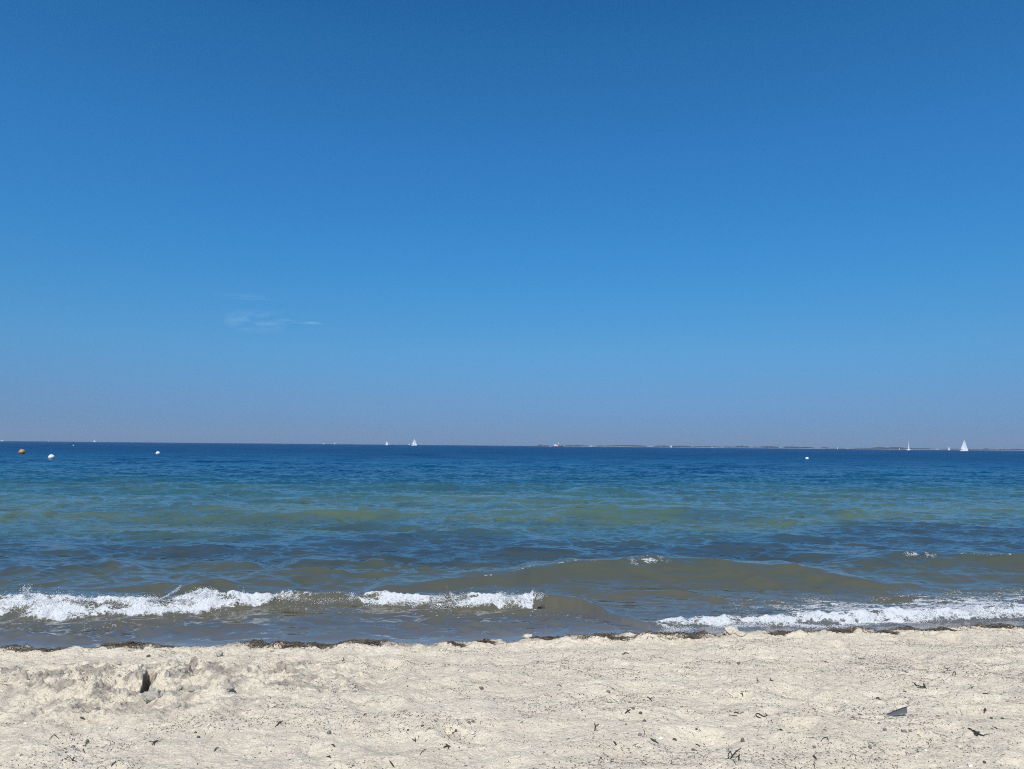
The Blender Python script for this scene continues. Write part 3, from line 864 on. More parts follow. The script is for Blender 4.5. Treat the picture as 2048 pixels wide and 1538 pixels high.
make('derrick', *tube_np([(3.0, 0, 3.5), (-2.6, 0, 9.8)], [.26, .18], 8), M_REDP, t)
make('riding_sail', *sail_mesh((2.8, 0, 6.5), (.2, .2, 6.8), (2.9, 0, 12.0), .08), M_SAIL, t)
make('net_drum', *tube_np([(2.4, -1.6, 3.2), (2.4, 1.6, 3.2)], [1.3, 1.3], 12), M_REDP, t)
make('gunwale', *box(-10.6, 0, 2.4, 2.0, 5.0, .9), M_HULL, t)

# ------------------------------------------------------------------ buoys
def buoy(px, pyb, dia, mat, label, band=None):
    q = at(px, pyb, 0.0)
    t = tag(empty('marker_buoy', (q.x, q.y, 0)), label, 'buoy', 'marker buoys off the beach')
    n = 20; prof = []
    for i in range(n + 1):
        a = -pi / 2 + pi * i / n
        prof.append((cos(a) * dia / 2 * (1 if a < .6 else .97), sin(a) * dia / 2 * .93 + dia * .36))
    V = []; F = []; m = 28
    for r, z in prof:
        for j in range(m): V.append((r * cos(2 * pi * j / m), r * sin(2 * pi * j / m), z))
    for i in range(n):
        for j in range(m): F.append((i * m + j, i * m + (j + 1) % m, (i + 1) * m + (j + 1) % m, (i + 1) * m + j))
    make('float', V, F, mat, t)
    make('seam', *tube_np([(cos(a) * dia * .497, sin(a) * dia * .497, dia * .36) for a in np.linspace(0, 2 * pi, 29)], [dia * .018] * 29, 6), mat, t)
    rg = [(cos(a) * dia * .09, 0, dia * .86 + sin(a) * dia * .09) for a in np.linspace(0, 2 * pi, 17)]
    make('ring', *tube_np(rg, [dia * .02] * 17, 6), band or M_STONED, t)
    make('collar', *tube_np([(0, 0, dia * .78), (0, 0, dia * .85)], [dia * .13, dia * .10], 14), band or mat, t)
    t.rotation_euler = (.12, -.25, 0)
buoy(45, 908, .90, M_ORANGE, 'round faded orange buoy floating at the far left')
buoy(104, 918.5, .66, M_WBUOY, 'round white buoy floating right of the orange one')
buoy(316.5, 909.5, .66, M_WBUOY, 'round white buoy alone between the left edge and the middle')
buoy(1614.5, 919.5, .58, M_WBUOY, 'round white buoy on the right side of the sea')
buoy(147, 891.8, .55, M_WBUOY, 'tiny white float far out, above the white buoy at the left')

# ------------------------------------------------------------------ spray and drops of foam thrown up by the breaker
sr = np.random.default_rng(21)
def hlook(x, y):
    j = np.clip(np.searchsorted(YW[:, 0], y), 1, len(YW) - 1)
    t_ = x / y; i = np.clip(np.searchsorted(tr, t_), 1, len(tr) - 1)
    return hW[j, i]
Pn, Rn = [], []
N = 60000
px = sr.uniform(-150, 2200, N)
xx = np.array([at(p_, 1215, .05).x for p_ in np.linspace(-150, 2200, 200)]); xq = np.interp(px, np.linspace(-150, 2200, 200), xx)
yc = np.interp(xq, bcx, bcy); yf = np.interp(xq, bfx, bfy)
tt = sr.beta(2.2, 1.4, N) * 1.25
yq = yf + tt * (yc - yf) + sr.normal(0, .03, N)
Pz = np.interp(xq, FX, FV)
dens_ = np.clip(.25 + 1.2 * fbm(xq * 2.2, yq * 2.5, 3, 131), 0, 1)
ok = (sr.random(N) < Pz * dens_) & ~((Pz < .9) & (tt < .75))
xq, yq, tt = xq[ok], yq[ok], tt[ok]
jump = sr.exponential(.006, len(xq)) * (1 + 1.2 * (tt > .8))
Pn.append(np.stack([xq, yq, hlook(xq, yq) + jump], 1)); Rn.append(sr.uniform(.0015, .0050, len(xq)))
def splash(pts, n, spread, r0, r1, z0=.12):
    P = np.array([list(at(a, b, 0)) for a, b in pts]); base = at(pts[0][0], pts[0][1], z0)
    Q = []
    for a, b in pts:                       # rise straight up above the crest, at the crest's distance
        r = ray(a, b); k = base.y / r.y; Q.append((r.x * k, base.y, CAM.z + r.z * k))
    Q = np.array(Q); u = sr.random(n) ** 1.3 * (len(Q) - 1); i = np.clip(u.astype(int), 0, len(Q) - 2); f = (u - i)[:, None]
    c_ = Q[i] * (1 - f) + Q[i + 1] * f
    Pn.append(c_ + sr.normal(0, 1, (n, 3)) * spread * (.4 + (u / (len(Q) - 1))[:, None])); Rn.append(sr.uniform(r0, r1, n))
splash([(50, 1203), (52, 1193), (53, 1182), (55, 1174)], 420, .022, .0018, .0050)
splash([(60, 1203), (57, 1192), (46, 1178)], 160, .018, .0018, .0045)
splash([(292, 1204), (300, 1198), (318, 1199)], 420, .014, .002, .0055)
splash([(318, 1200), (335, 1191), (350, 1182), (363, 1172)], 300, .008, .0018, .0045)
splash([(162, 1206), (161, 1196)], 200, .016, .002, .005)
splash([(907, 1197), (901, 1190), (899, 1184)], 90, .005, .0016, .0038)
splash([(895, 1188), (893, 1168)], 8, .01, .0016, .003)
splash([(1075, 1198), (1086, 1190)], 260, .018, .002, .005)
splash([(700, 1200), (706, 1190)], 220, .018, .002, .005)
splash([(410, 1198), (412, 1188)], 200, .016, .002, .005)
splash([(2000, 1210), (2002, 1200)], 120, .016, .002, .004)
P_ = np.concatenate(Pn); Rr = np.concatenate(Rn)
O8 = np.array([(1, 0, 0), (-1, 0, 0), (0, 1, 0), (0, -1, 0), (0, 0, 1), (0, 0, -1)], float)
OF = np.array([(0, 2, 4), (2, 1, 4), (1, 3, 4), (3, 0, 4), (2, 0, 5), (1, 2, 5), (3, 1, 5), (0, 3, 5)])
def scatter8(P, R3):
    V = P[:, None, :] + O8[None] * R3[:, None, :]
    F = (np.arange(len(P)) * 6)[:, None, None] + OF[None]
    return V.reshape(-1, 3), F.reshape(-1, 3)
V, F = scatter8(P_, Rr[:, None] * sr.uniform(.7, 1.4, (len(Rr), 3)))
tag(make_np('sea_spray', V, F, M_FOAM, True), 'white drops and froth thrown up along the breaking wave', 'spray', kind='stuff')

# ------------------------------------------------------------------ grit and shreds of seaweed strewn on the sand
gr = np.random.default_rng(33)
def density(x, y):
    s = inland(x, y)
    d = .10 + 1.9 * ss(-.02, .5, fbm(x * 1.1, y * 1.7, 4, 141, .6)) + .5 * ss(-2, 3, x) * ss(.4, 1.2, s)
    for (pts, wd_, a_) in ((((560, 1338), (800, 1334), (1040, 1330), (1200, 1328), (1300, 1326), (1420, 1324), (1560, 1321)), .045, 3.2),
                           (((620, 1440), (780, 1434), (1000, 1424), (1200, 1420), (1260, 1426)), .05, 1.6),
                           (((1180, 1455), (1300, 1462), (1420, 1462), (1560, 1440)), .04, 1.4),
                           (((1500, 1350), (1700, 1360), (1850, 1358), (2040, 1352)), .12, 1.2)):
        lx, ly = world_line(pts, .12)
        d = d + a_ * np.exp(-((y - np.interp(x, lx, ly) + .04 * fbm(x * 2, x * 0, 2, 3)) / wd_) ** 2) * (x > lx[0]) * (x < lx[-1])
    return d * ss(.25, .6, s)

def shreds(name, n, l0, l1, w0, w1, mat, label, where, lift=.0015, sides=3, seg=4, zpile=0.0):
    x, y = where(n); n = len(x)
    L = np.exp(gr.uniform(math.log(l0), math.log(l1), n)); a0 = gr.uniform(0, 2 * pi, n); kk = gr.normal(0, 1.1, n)
    wv_ = gr.uniform(w0, w1, n)
    u = np.linspace(-.5, .5, seg)
    ang = a0[:, None] + kk[:, None] * u[None] * 2
    dx = np.cos(ang) * L[:, None] / (seg - 1); dy = np.sin(ang) * L[:, None] / (seg - 1)
    px_ = x[:, None] + np.cumsum(dx, 1) - dx.sum(1, keepdims=True) / 2; py_ = y[:, None] + np.cumsum(dy, 1) - dy.sum(1, keepdims=True) / 2
    pz = zlook(px_, py_) + lift + wv_[:, None] * .5 + gr.uniform(0, 1, n)[:, None] ** 2 * zpile + np.abs(gr.normal(0, 1, (n, seg))) * L[:, None] * .05
    nx, ny = -np.sin(ang), np.cos(ang)
    rr = wv_[:, None] * np.array([.35] + [1.0] * (seg - 2) + [.3])[None]
    A = np.linspace(0, 2 * pi, sides, endpoint=False)
    V = np.stack([px_[..., None] + nx[..., None] * rr[..., None] * np.cos(A), py_[..., None] + ny[..., None] * rr[..., None] * np.cos(A),
                  pz[..., None] + rr[..., None] * .6 * np.sin(A)], -1)
    k = np.arange(sides); f = []
    for i in range(seg - 1):
        for j in range(sides): f.append((i * sides + j, i * sides + (j + 1) % sides, (i + 1) * sides + (j + 1) % sides, (i + 1) * sides + j))
    F = (np.arange(n) * seg * sides)[:, None, None] + np.array(f)[None]
    return tag(make_np(name, V.reshape(-1, 3), F.reshape(-1, 4), mat, True), label, 'seaweed', kind='stuff')

def on_beach(n):
    x = gr.uniform(-6, 6, n * 6); y = gr.uniform(3.7, 8.2, n * 6)
    k = gr.random(n * 6) < density(x, y) / 3.0
    return x[k][:n], y[k][:n]
shreds('seaweed_shreds', 17000, .006, .026, .0010, .0023, M_WEED, 'countless short dark shreds of seaweed strewn over the dry sand', on_beach)
shreds('bleached_seaweed_shreds', 9000, .006, .035, .0010, .0022, M_WEEDL, 'countless pale brown shreds of seaweed strewn over the dry sand', on_beach)

sg = NT('beach_grit'); gc = sg.attr('grit_colour'); sg.l(gc.outputs['Color'], sg.b.inputs['Base Color']); sg.b.inputs['Roughness'].default_value = .8
x, y = on_beach(14000)
n = len(x); rr = np.exp(gr.uniform(math.log(.0012), math.log(.0042), n))
P_ = np.stack([x, y, zlook(x, y) + rr * .35], 1)
V, F = scatter8(P_, rr[:, None] * gr.uniform(.7, 1.5, (n, 3)) * np.array([[1, 1, .7]]))
pal = np.array([(.08, .075, .07), (.20, .18, .16), (.33, .30, .27), (.75, .72, .66), (.25, .16, .11), (.55, .50, .44)])
cc_ = np.repeat(pal[gr.choice(6, n, p=[.22, .22, .18, .18, .08, .12])], 6, axis=0)
tag(make_np('beach_grit', V, F, sg.m, True, None, {'grit_colour': cc_}), 'fine grit and crushed shell scattered over the dry sand', 'grit', kind='stuff')

# wrack line at the edge of the water
def on_wrack(n, lo=-.02, hi=.42):
    x = gr.uniform(-6.2, 6.2, n * 5); s_ = gr.normal(.13, .12, n * 5)
    k = (gr.random(n * 5) < np.clip(.10 + 1.6 * fbm(x * 1.1, x * 0, 4, 151) + .2 * (x > 0), .02, 1)) & (s_ > lo) & (s_ < hi)
    x, s_ = x[k][:n], s_[k][:n]
    yy = np.interp(x, SHX, SHY)
    return x, yy - s_ + .07 * fbm(x * 1.7, yy * 1.7 + 3.3, 5, 5, .6)
shreds('seaweed_wrack', 3800, .015, .08, .0012, .0030, M_WRACK, 'dark ribbon of washed-up seaweed along the edge of the water', on_wrack, seg=6, zpile=.018, sides=4)
shreds('bleached_seaweed_wrack', 12000, .015, .08, .0012, .0028, M_WEEDL, 'pale dried seaweed along the edge of the water', lambda n: on_wrack(n, .0, .60), seg=6, zpile=.015, sides=4)

# separate clumps of seaweed on the wrack line
def weed_pile(px, py, wpx, hgt, label, mat=M_WRACK, n=150, name='seaweed_clump', cat='seaweed clump', lr=(.03, .10)):
    p_ = sand_at(px, py); W = wpx * p_.y / FPX / 2
    parts = []; hgt *= .72
    n = int(n * max(1, wpx / 62))
    for i in range(n):
        u = gr.normal(0, .42); v = gr.normal(0, .4)
        if abs(u) > .85: continue
        x0 = u * W; y0 = v * W * .28
        top = hgt * max(0, 1 - u * u) * (.6 + .4 * sin(u * 7 + px)) * gr.uniform(.0, 1)
        L = gr.uniform(*lr); a = gr.normal(0, .6) + (pi if gr.random() < .5 else 0); k = gr.normal(0, 1.6)
        pts = []
        for q_ in np.linspace(-.5, .5, 6):
            xx_ = x0 + cos(a + k * q_) * L * q_; yy_ = y0 + sin(a + k * q_) * L * q_ * .6
            zz = float(zlook(p_.x + xx_, p_.y + yy_)) - p_.z
            pts.append((xx_, yy_, max(zz, -.01 - p_.z * 0) + .003 + top + .3 * hgt * (.25 - q_ * q_)))
        parts.append(tube_np(pts, gr.uniform(.0014, .0034), 4, .6))
    o = make(name, *joinVF(parts), mat, loc=p_)
    return tag(o, label, cat, 'clumps of seaweed along the edge of the water')
for a in [
    (252, 1290, 110, .045, 'highest brown heap of seaweed on the wrack line, above the dark sand hollow'),
    (90, 1301, 130, .018, 'flat clump of seaweed on the wrack line at the far left'),
    (588, 1291, 56, .028, 'small clump of seaweed on the wrack line, second from the left heap'),
    (735, 1286, 70, .030, 'long dark clump of seaweed on the wrack line, left of the picture middle'),
    (912, 1289, 40, .016, 'tiny dark clump of seaweed just left of the peaked middle clump'),
    (968, 1284, 50, .038, 'peaked dark clump of seaweed at the middle of the wrack line'),
    (1092, 1276, 76, .026, 'black clump of seaweed beside a pale sand lump, right of the middle'),
    (1222, 1275, 80, .022, 'loose brownish clump of seaweed left of the far end of the right breaker'),
    (1385, 1274, 34, .020, 'small black clump of seaweed left of the sand heap'),
    (1552, 1267, 40, .018, 'small black clump of seaweed right of the sand heap'),
    (1672, 1263, 100, .028, 'long dark clump of seaweed on the wrack line below the right breaker'),
    (1775, 1264, 60, .020, 'thin brown clump of seaweed between the two darkest right-hand clumps'),
    (1885, 1260, 84, .034, 'dark tangled clump of seaweed second from the right edge'),
    (1992, 1255, 120, .034, 'longest black clump of seaweed at the right edge of the wrack line'),
]: weed_pile(*a)

# ------------------------------------------------------------------ lumps of sand
def lump(px, py, w, h, mat, seed, label, sink=.35, name='sand_clod', grp='clods of sand'):
    p_ = sand_at(px, py); W = w * p_.y / FPX / 2; Hh = h * p_.y / FPX / 2
    W *= .80; Hh *= .78
    V, F = blob(W, W * .8, Hh, seed, .25, 4, 1.3)
    V[:, 2] += Hh * (1 - sink * 2) * .8
    nrm = V / (np.linalg.norm(V, axis=1)[:, None] + 1e-9)
    V = V + nrm * (W * .55 * (np.abs(fbm(V[:, 0] / W * 2.2, V[:, 1] / W * 2.2 + V[:, 2] / W * 1.9, 4, seed + 2, .6)) - .2))[:, None]
    return tag(make(name, V, F, mat, loc=p_), label, 'sand clod', grp)
lump(305, 1400, 42, 30, M_CLOD, 3, 'largest grey damp clod of sand, at the near end of the dark hollow', .2)
lump(439, 1312, 14, 15, M_CLOD, 5, 'upright grey clod of sand near the water, right of the hollow', .2)
lump(455, 1378, 26, 16, M_CLOD, 6, 'grey clod of sand right of the hollow, the farther right of two')
lump(390, 1380, 26, 15, M_CLOD, 7, 'brown-grey clod of sand right of the hollow, the nearer left of two')
lump(359, 1377, 13, 10, M_CLOD, 8, 'small grey clod of sand just right of the hollow')
lump(195, 1368, 17, 9, M_STONED, 10, 'clod left of the hollow, its shadow put into the dark colour')  # dark stone colour painted in for this clod's shadow
lump(355, 1414, 14, 14, M_CLOD, 11, 'small clod of sand with a dark shadow, right below the large clod')
lump(297, 1313, 9, 7, M_STONED, 12, 'small dark lump above the hollow near the water')
lump(236, 1328, 16, 9, M_CLOD, 14, 'grey clod of sand up left of the hollow')
lump(15, 1362, 18, 12, M_CLOD, 16, 'clod of sand at the left edge of the photo')
lump(1462, 1267, 34, 26, M_CLODD, 18, 'pale heap of sand rising above the wrack line, right of the middle', .3, 'sand_heap', 'sand heaps on the wrack line')
lump(1480, 1271, 26, 14, M_CLODD, 19, 'low right shoulder of the pale sand heap', .3, 'sand_heap', 'sand heaps on the wrack line')
lump(1055, 1275, 22, 12, M_CLODD, 20, 'pale brown lump of sand left of the black seaweed clump', .3, 'sand_heap', 'sand heaps on the wrack line')
lump(1258, 1272, 30, 10, M_CLODD, 22, 'low pale lump of sand near the left tip of the right breaker', .3, 'sand_heap', 'sand heaps on the wrack line')

# ------------------------------------------------------------------ pebbles, shells, scraps of seaweed
def pebble(px, py, w, h, mat, label, seed):
    p_ = sand_at(px, py); m = p_.y / FPX
    V, F = blob(w * m / 2, w * m / 2 * .8, max(h * m / 2, .004), seed, .12, 3, 1.2)
    V[:, 2] += h * m / 2 * .5
    o = make('pebble', V, F, mat, loc=p_); o.rotation_euler = (0, 0, seed * .7)
    return tag(o, label, 'pebble', 'pebbles lying on the dry sand')
G_, D_, B_ = M_STONE, M_STONED, M_STONEB
for i, a in enumerate([
    (146, 1496, 10, 7, G_, 'oval grey pebble at the lower left'),
    (397, 1476, 7, 6, D_, 'round black pebble in the lower left, right of the branching seaweed'),
    (391, 1466, 5, 4, D_, 'tiny black pebble just above the round black one'),
    (658, 1467, 10, 8, G_, 'grey pebble in the lower left half, the largest there'),
    (963, 1377, 10, 5, B_, 'flat brown pebble alone in the upper middle of the sand'),
    (938, 1446, 7, 5, B_, 'left one of two touching brown pebbles in the middle of the sand'),
    (946, 1444, 7, 5, B_, 'right one of two touching brown pebbles in the middle of the sand'),
    (845, 1453, 7, 5, D_, 'black pebble, upper one of the loose group left of the two brown ones'),
    (816, 1461, 6, 4, D_, 'black pebble at the left of the loose group'),
    (912, 1463, 6, 6, D_, 'black pebble at the right of the loose group'),
    (859, 1458, 6, 4, B_, 'small brown pebble between the black ones of the loose group'),
    (931, 1534, 7, 5, B_, 'brown pebble at the bottom edge near the middle'),
    (815, 1373, 4, 3, B_, 'tiny brown pebble left of the flat brown one'),
    (1280, 1471, 10, 6, G_, 'blue-grey pebble with a strand of seaweed beside it'),
    (1289, 1445, 8, 8, D_, 'round black pebble above the blue-grey one'),
    (1266, 1418, 8, 5, B_, 'brown-grey pebble, upper one above the black seaweed sprig'),
    (1281, 1427, 8, 5, D_, 'flat dark pebble right of the black seaweed sprig'),
    (1252, 1450, 6, 4, B_, 'small brown pebble left of the round black one'),
    (1217, 1384, 9, 5, G_, 'flat grey chip of stone in the upper right middle'),
    (1349, 1480, 8, 5, D_, 'dark pebble in the lower right middle'),
    (1485, 1483, 8, 10, B_, 'oval brown pebble above the twiggy seaweed'),
    (1202, 1517, 5, 4, D_, 'tiny black pebble near the bottom edge'),
    (1740, 1496, 8, 7, G_, 'round grey pebble below the feather, left'),
    (1770, 1461, 8, 7, G_, 'round grey pebble just below the feather'),
    (1808, 1464, 11, 6, G_, 'flat grey pebble below the right end of the feather'),
    (1629, 1495, 8, 4, G_, 'small flat grey pebble right of the twiggy seaweed'),
    (1969, 1526, 7, 6, D_, 'dark pebble in the lower right corner'),
    (1983, 1437, 6, 4, D_, 'tiny dark pebble in the right part, above the black tangle'),
    (2005, 1438, 6, 4, D_, 'tiny dark pebble near the right edge, above the black tangle'),
    (1393, 1459, 5, 4, D_, 'tiny dark pebble left of the looping strand'),
    (1477, 1328, 7, 5, B_, 'brown pebble in the upper right middle'),
]): pebble(*a, seed=i + 3)

def shell(px, py, w, label, seed):
    p_ = sand_at(px, py); r = w * p_.y / FPX / 2
    V, F = [], []; n, m = 7, 16
    for i in range(n + 1):
        u = i / n
        for j in range(m):
            a = 2 * pi * j / m; rib = 1 + .05 * cos(a * 12)
            V.append((cos(a) * r * u * rib, sin(a) * r * .8 * u * rib + r * .25 * (1 - u), r * .5 * (1 - u * u) + .001))
    for i in range(n):
        for j in range(m): F.append((i * m + j, i * m + (j + 1) % m, (i + 1) * m + (j + 1) % m, (i + 1) * m + j))
    o = make('seashell', V, F, M_SHELL, loc=p_ + Vector((0, 0, .001))); o.rotation_euler = (gr.uniform(.1, .5), 0, seed * 1.3)
    return tag(o, label, 'shell', 'bits of white shell on the dry sand')
for i, a in enumerate([
    (50, 1448, 9, 'small white shell at the far left'), (171, 1458, 8, 'white shell in the lower left, left one of two level with each other'),
    (220, 1457, 9, 'white shell in the lower left, right one of two level with each other'),
    (769, 1360, 8, 'white shell high on the sand left of the middle'), (945, 1467, 8, 'white shell below the two touching brown pebbles'),
    (1322, 1477, 9, 'white shell between the blue-grey pebble and the dark pebble'), (1236, 1402, 8, 'white shell above the black seaweed sprig'),
    (1300, 1387, 9, 'pale shell above the curved dark scrap'), (1225, 1349, 6, 'small white shell high on the sand right of the middle'),
    (1851, 1501, 7, 'white shell below and right of the feather'), (1942, 1533, 12, 'larger white shell at the bottom edge on the right'),
    (1360, 1527, 6, 'small white shell at the bottom edge, right of the middle'), (1590, 1470, 5, 'tiny white shell in the lower right')]):
    shell(*a, seed=i)

def scrap(px, py, strokes, label, rad=.0022, mat=M_WEED, lift=.004, arch=.005):
    """strokes: polylines in photo pixels relative to (px, py), laid on the sand"""
    p0 = sand_at(px, py); parts = []
    for st in strokes:
        r = rad
        if isinstance(st, tuple): r, st = st
        Q = [np.array([(sand_at(px + a, py + b) - p0)[:]]).ravel() for a, b in st]
        Q = np.array(Q); n = 5 * (len(Q) - 1) + 1
        u = np.linspace(0, len(Q) - 1, n); P = np.stack([np.interp(u, range(len(Q)), Q[:, k]) for k in range(3)], 1)
        for _ in range(2): P[1:-1] = (P[:-2] + 2 * P[1:-1] + P[2:]) / 4
        P[:, 2] += lift + arch * np.sin(np.linspace(0, pi, n)) * gr.uniform(.4, 1)
        rr = r * (.55 + .45 * np.sin(np.linspace(.15, pi - .15, n)) + .25 * gr.random(n))
        parts.append(tube_np(P, rr, 5, .7))
    return tag(make('seaweed_scrap', *joinVF(parts), mat, loc=p0), label, 'seaweed scrap', 'scraps of dark seaweed on the dry sand')
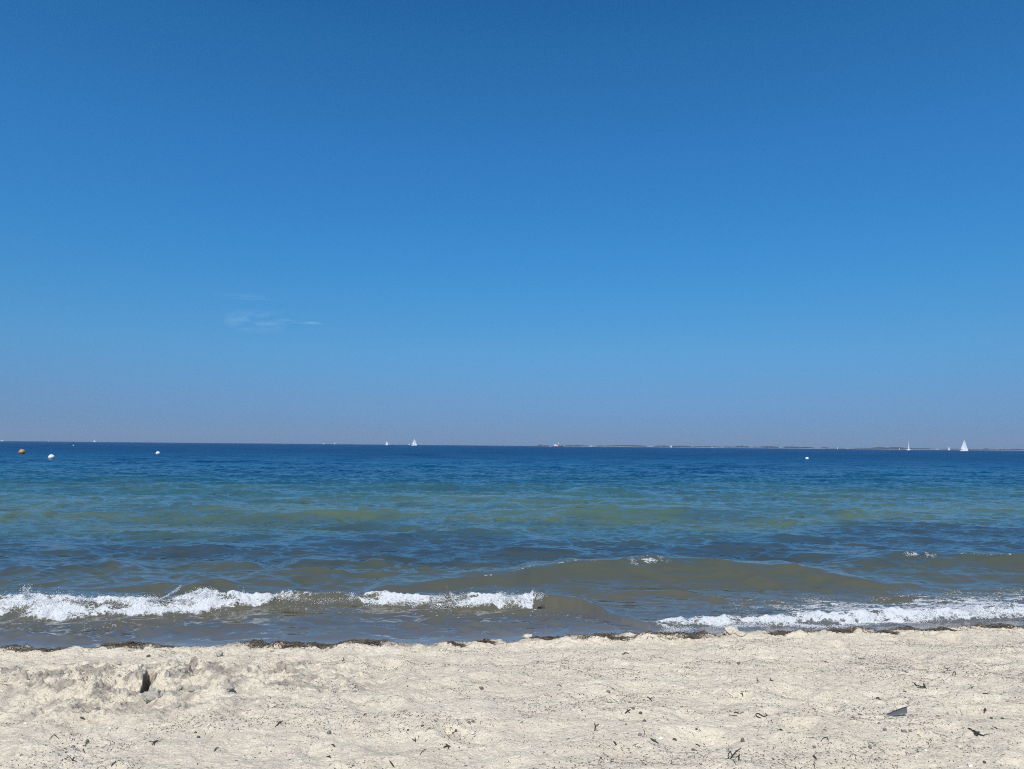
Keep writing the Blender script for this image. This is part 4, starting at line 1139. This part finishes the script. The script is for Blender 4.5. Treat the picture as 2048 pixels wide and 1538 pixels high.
for a in [
    (108, 1475, [[(-10, 5), (-2, -3), (1, -4), (9, 3)]], 'thin V-shaped seaweed twig at the lower left'),
    (174, 1487, [[(-3, 7), (-2, -4), (2, -6), (2, 0), (-1, 3)]], 'small looped seaweed twig at the lower left'),
    (166, 1504, [[(0, -6), (1, 0), (4, 4)], [(-2, -2), (1, 0)]], 'short dark seaweed scrap below the looped twig'),
    (146, 1519, [[(-7, -5), (-2, 4), (8, 5)], [(-2, 4), (2, -4)]], 'thin forked seaweed twig near the bottom left corner'),
    (310, 1485, [[(-13, -2), (-4, 1), (3, -2), (11, 0)], (.004, [(-4, 1), (4, -1)]), [(-2, 0), (-5, 6)], [(1, 0), (-2, 7)]], 'dark branching seaweed scrap in the lower left'),
    (165, 1438, [(.004, [(-5, -2), (1, 1), (5, 2)]), [(-1, 0), (2, -3)]], 'short black seaweed scrap left of the large clod'),
    (432, 1500, [(.003, [(-4, 4), (0, -1), (5, -4)])], 'small dark seaweed curl in the lower left half'),
    (227, 1529, [(.003, [(-5, 5), (0, 0), (5, -4)])], 'short slanted seaweed scrap at the bottom left'),
    (559, 1447, [(.003, [(-9, 8), (-3, 3), (1, -1), (6, -4)]), (.004, [(-2, 0), (4, 0)])], 'slanted dark seaweed twig left of the grey pebble'),
    (709, 1372, [(.004, [(-4, -3), (2, 1)]), [(2, 1), (7, -1)]], 'dark green seaweed scrap, upper one of two high on the sand'),
    (709, 1377, [(.003, [(-4, 2), (4, -2)])], 'short seaweed scrap, lower one of two high on the sand'),
    (685, 1324, [(.004, [(-9, 3), (0, -2), (4, 1)]), (.004, [(3, 2), (2, -8)])], 'upright dark seaweed scrap near the water left of the middle'),
    (895, 1493, [(.004, [(-8, 3), (0, 0), (6, 1)]), (.004, [(-2, -4), (1, 2), (3, 6)]), [(0, 0), (-5, -4)]], 'spiky black seaweed scrap in the lower middle'),
    (831, 1481, [(.003, [(-1, -5), (0, 4)]), [(-7, -2), (-1, 2)]], 'upright dark seaweed scrap below the black pebbles'),
    (847, 1504, [[(-7, 7), (0, -1), (6, -4)]], 'thin slanted seaweed twig in the lower middle'),
    (783, 1529, [(.0035, [(-4, -6), (0, 0), (5, 6)])], 'curved seaweed scrap at the bottom edge left of the middle'),
    (658, 1515, [(.0035, [(-5, 0), (4, 1)]), [(0, 0), (1, -3)]], 'short black seaweed scrap at the lower left of the middle'),
    (666, 1492, [(.0035, [(-3, -2), (4, 3)])], 'tiny black seaweed scrap above the short one, left of the middle'),
    (730, 1431, [(.004, [(-3, 2), (2, -3)])], 'tiny black scrap of seaweed in the middle left of the sand'),
    (1192, 1456, [(.0035, [(-3, 7), (-1, -1), (-3, -8)]), [(-1, -1), (6, -7)], [(-3, 6), (4, 6)]], 'Y-shaped dark seaweed twig in the lower middle'),
    (1255, 1424, [(.004, [(-5, 4), (0, 0), (6, -4)]), (.003, [(0, 0), (1, -6)]), [(0, 1), (5, 3)]], 'black forked seaweed sprig right of the middle'),
    (1287, 1470, [[(0, -10), (3, -3), (1, 4)]], 'upright pale seaweed strand beside the blue-grey pebble', .0022, M_WEEDL),
    (1309, 1484, [(.0045, [(-8, -6), (-1, 0), (8, 4)]), [(-1, 0), (3, -4)]], 'long black seaweed scrap right of the blue-grey pebble'),
    (1230, 1487, [(.004, [(-3, -3), (3, 4)])], 'small black seaweed scrap left of the blue-grey pebble, lower'),
    (1252, 1308, [(.004, [(-7, 2), (-1, -2), (6, 1)]), [(-5, -1), (-1, 1)]], 'flat dark seaweed scrap nearest the water, right of the middle'),
    (1300, 1399, [(.003, [(-6, -4), (0, -1), (4, 5)])], 'curved dark seaweed scrap in the right middle'),
    (1118, 1373, [(.0025, [(-5, 0), (0, -2), (5, 1)])], 'small curved seaweed scrap left of the flat grey chip'),
    (1396, 1491, [(.004, [(-5, -2), (4, 3)])], 'dark straight seaweed scrap in the lower right middle'),
    (1388, 1502, [(.003, [(-6, -1), (6, 0)])], 'thin straight seaweed scrap below another in the lower right middle'),
    (1470, 1431, [(.003, [(-12, 0), (-3, 3), (4, 1)]), (.004, [(-2, -4), (3, -5), (8, -3)]), [(10, -3), (18, -6)]], 'dark two-part seaweed strand left of the looping one'),
    (1524, 1432, [(.0035, [(-10, 2), (-13, -2), (-8, -4), (-2, 0), (4, 3), (9, 1), (10, -3)]), (.0035, [(-12, 1), (-8, 4), (-2, 5)])], 'looping black seaweed strand like a figure eight'),
    (1468, 1511, [[(-14, 18), (-8, 10), (-3, 2), (4, -6), (14, -14)], [(-3, 2), (-8, -8), (-12, 2)], [(-3, 3), (3, 6), (10, 3), (12, -2)], (.004, [(10, 3), (10, 12)]), [(-8, 10), (-2, 12), (3, 18)], [(2, -8), (12, -6)], [(-9, 10), (-12, 4)]],
     'large twiggy branching seaweed at the bottom edge right of the middle', .0022),
    (1483, 1389, [(.003, [(-1, -6), (2, 0), (3, 5)]), (.003, [(-3, 0), (2, 0)])], 'small dark upright seaweed scrap in the right half'),
    (1514, 1360, [(.003, [(0, -4), (1, 3), (5, 4)])], 'tiny black seaweed scrap high in the right half'),
    (1544, 1361, [(.0035, [(-5, 0), (3, 2)]), [(-2, 2), (-4, -4)]], 'tiny black hooked seaweed scrap beside a speckled patch on the right'),
    (1842, 1372, [(.004, [(-14, -6), (-8, 1), (0, 2), (8, 4), (11, 6)]), (.004, [(-8, 4), (2, 5), (9, 5)]), (.004, [(5, -4), (9, 4)])], 'black seaweed strand with pale gap above the feather'),
    (1952, 1465, [(.005, [(-13, -6), (-4, 0), (6, 5), (16, 8)]), (.004, [(-16, -8), (-8, -4)]), (.004, [(-6, -4), (2, 2), (8, 0)]), [(14, 7), (28, 4)], (.004, [(-4, 3), (4, 8)])], 'thick black tangle of seaweed at the lower right'),
    (1971, 1388, [(.004, [(-6, 0), (6, 1)])], 'short straight black stick of seaweed near the right edge'),
    (1970, 1422, [(.0045, [(0, -5), (1, 0), (-2, 5)]), (.004, [(-3, -1), (3, 0)])], 'upright black seaweed scrap above the black tangle'),
    (1628, 1421, [(.0045, [(-3, -4), (0, 0), (2, 3)]), [(0, 0), (5, 1)]], 'dark brown seaweed scrap right of the looping strand'),
    (1721, 1431, [(.004, [(-5, -2), (4, 1)])], 'short black seaweed scrap left of the feather, upper one'),
    (1707, 1437, [(.0045, [(-4, 0), (4, -1)]), [(0, 0), (2, 3)]], 'short black seaweed scrap left of the feather, lower one'),
    (1649, 1478, [[(-7, 6), (-2, -1), (6, -2), (8, 6)]], 'thin hooked seaweed twig in the lower right'),
    (1629, 1516, [(.004, [(-3, -4), (4, 4)])], 'slanted black seaweed scrap at the bottom right of the twiggy one'),
    (1562, 1463, [(.004, [(-7, 0), (0, -3), (6, 1)]), [(-3, 0), (4, 2)]], 'dark arched seaweed scrap right of the twiggy one, higher up'),
    (1808, 1343, [(.003, [(-5, -3), (0, 0), (7, 3)])], 'thin black stick of seaweed above the strand with the pale gap'),
    (1895, 1338, [(.003, [(-5, -2), (0, 0), (5, -2)]), [(0, 0), (0, 4)]], 'T-shaped seaweed scrap high on the right'),
    (1909, 1348, [(.003, [(-4, 4), (-2, -3), (2, -2), (2, 3)])], 'small arched seaweed scrap right below the T-shaped one'),
    (1943, 1376, [(.003, [(-7, 2), (0, 2), (4, -3)])], 'thin hooked seaweed scrap right of the strand with the pale gap'),
    (2015, 1358, [(.003, [(-9, 1), (-2, -1), (5, -1), (8, 3)])], 'thin hooked seaweed strand at the right edge'),
    (1991, 1457, [(.0045, [(-5, -2), (4, 2)])], 'black seaweed scrap right of the black tangle'),
    (1650, 1324, [(.0035, [(-6, -2), (0, 0), (7, 2)])], 'straight dark seaweed stick high in the right part'),
    (1724, 1318, [(.003, [(-7, -1), (0, 1), (7, 1)])], 'thin flat seaweed scrap high in the right part'),
    (1756, 1397, [(.004, [(-4, 1), (2, -1)]), [(0, 0), (3, 2)]], 'small black seaweed scrap up left of the feather'),
    (1810, 1384, [(.004, [(-4, -1), (3, 1)])], 'small black seaweed scrap just below the strand with the pale gap'),
]: scrap(*a)

# the feather: pointed left tip, dark upper shaft running out at the right, ragged right end
fp = sand_at(1797, 1434)
def fpt(px, py, up):
    r = ray(px, py); k = (fp.y + .0) / r.y
    q_ = sand_at(px, 1437 + (py - 1433) * .25)
    return (Vector((r.x * k, fp.y, CAM.z + r.z * k)) * 0 + q_ + Vector((0, 0, up))) - fp
TOP = [(1774, 1435.5), (1782, 1433.5), (1790, 1430.5), (1799, 1427.5), (1808, 1425.5), (1817, 1423.5)]
BOT = [(1775, 1436.2), (1783, 1438.5), (1791, 1438.2), (1799, 1436.0), (1807, 1433.5), (1815, 1434.0)]
V, F = [], []
mpx = fp.y / FPX
def fw(a, b, thick=0.):      # vane stands tilted up from the sand, facing the camera side
    x = (a - 1797) * mpx; z = (1439.5 - b) * mpx / cos(R(17)) + .002
    return (x, .35 * z + thick, z)
ns = 12
for s_ in (0, .0016):
    for i in range(ns):
        u = i / (ns - 1) * (len(TOP) - 1)
        ta = [np.interp(u, range(6), [c_[k] for c_ in TOP]) for k in (0, 1)]; ba = [np.interp(u, range(6), [c_[k] for c_ in BOT]) for k in (0, 1)]
        for v in (0, .33, .66, 1):
            rag = gr.uniform(-1.4, .6) if i == ns - 1 and v > .1 else 0
            V.append(fw(ta[0] * (1 - v) + ba[0] * v + rag, ta[1] * (1 - v) + ba[1] * v, s_ + .002 * sin(v * pi)))
for s_ in range(2):
    o_ = s_ * ns * 4
    for i in range(ns - 1):
        for j in range(3): F.append((o_ + i * 4 + j, o_ + (i + 1) * 4 + j, o_ + (i + 1) * 4 + j + 1, o_ + i * 4 + j + 1))
t = tag(empty('feather', fp), 'grey feather with dark shaft and ragged end lying at the lower right', 'feather')
make('vane', V, F, M_FEATH, t)
make('shaft', *tube_np([fw(1773, 1436.5, -.001), fw(1790, 1430.5, -.001), fw(1808, 1425.3, -.001), fw(1817, 1423.2, -.001), fw(1823, 1421, -.001)], [.0014, .0022, .0024, .002, .001], 6), M_FEATHD, t)
make('fringe', *tube_np([fw(1776, 1437.4, -.001), fw(1784, 1439, -.001), fw(1792, 1438.6, -.001), fw(1800, 1436.2, -.001), fw(1808, 1433.8, -.001), fw(1816, 1435, -.001)], [.0008, .0016, .0016, .0014, .0014, .0008], 5), M_FEATHD, t)
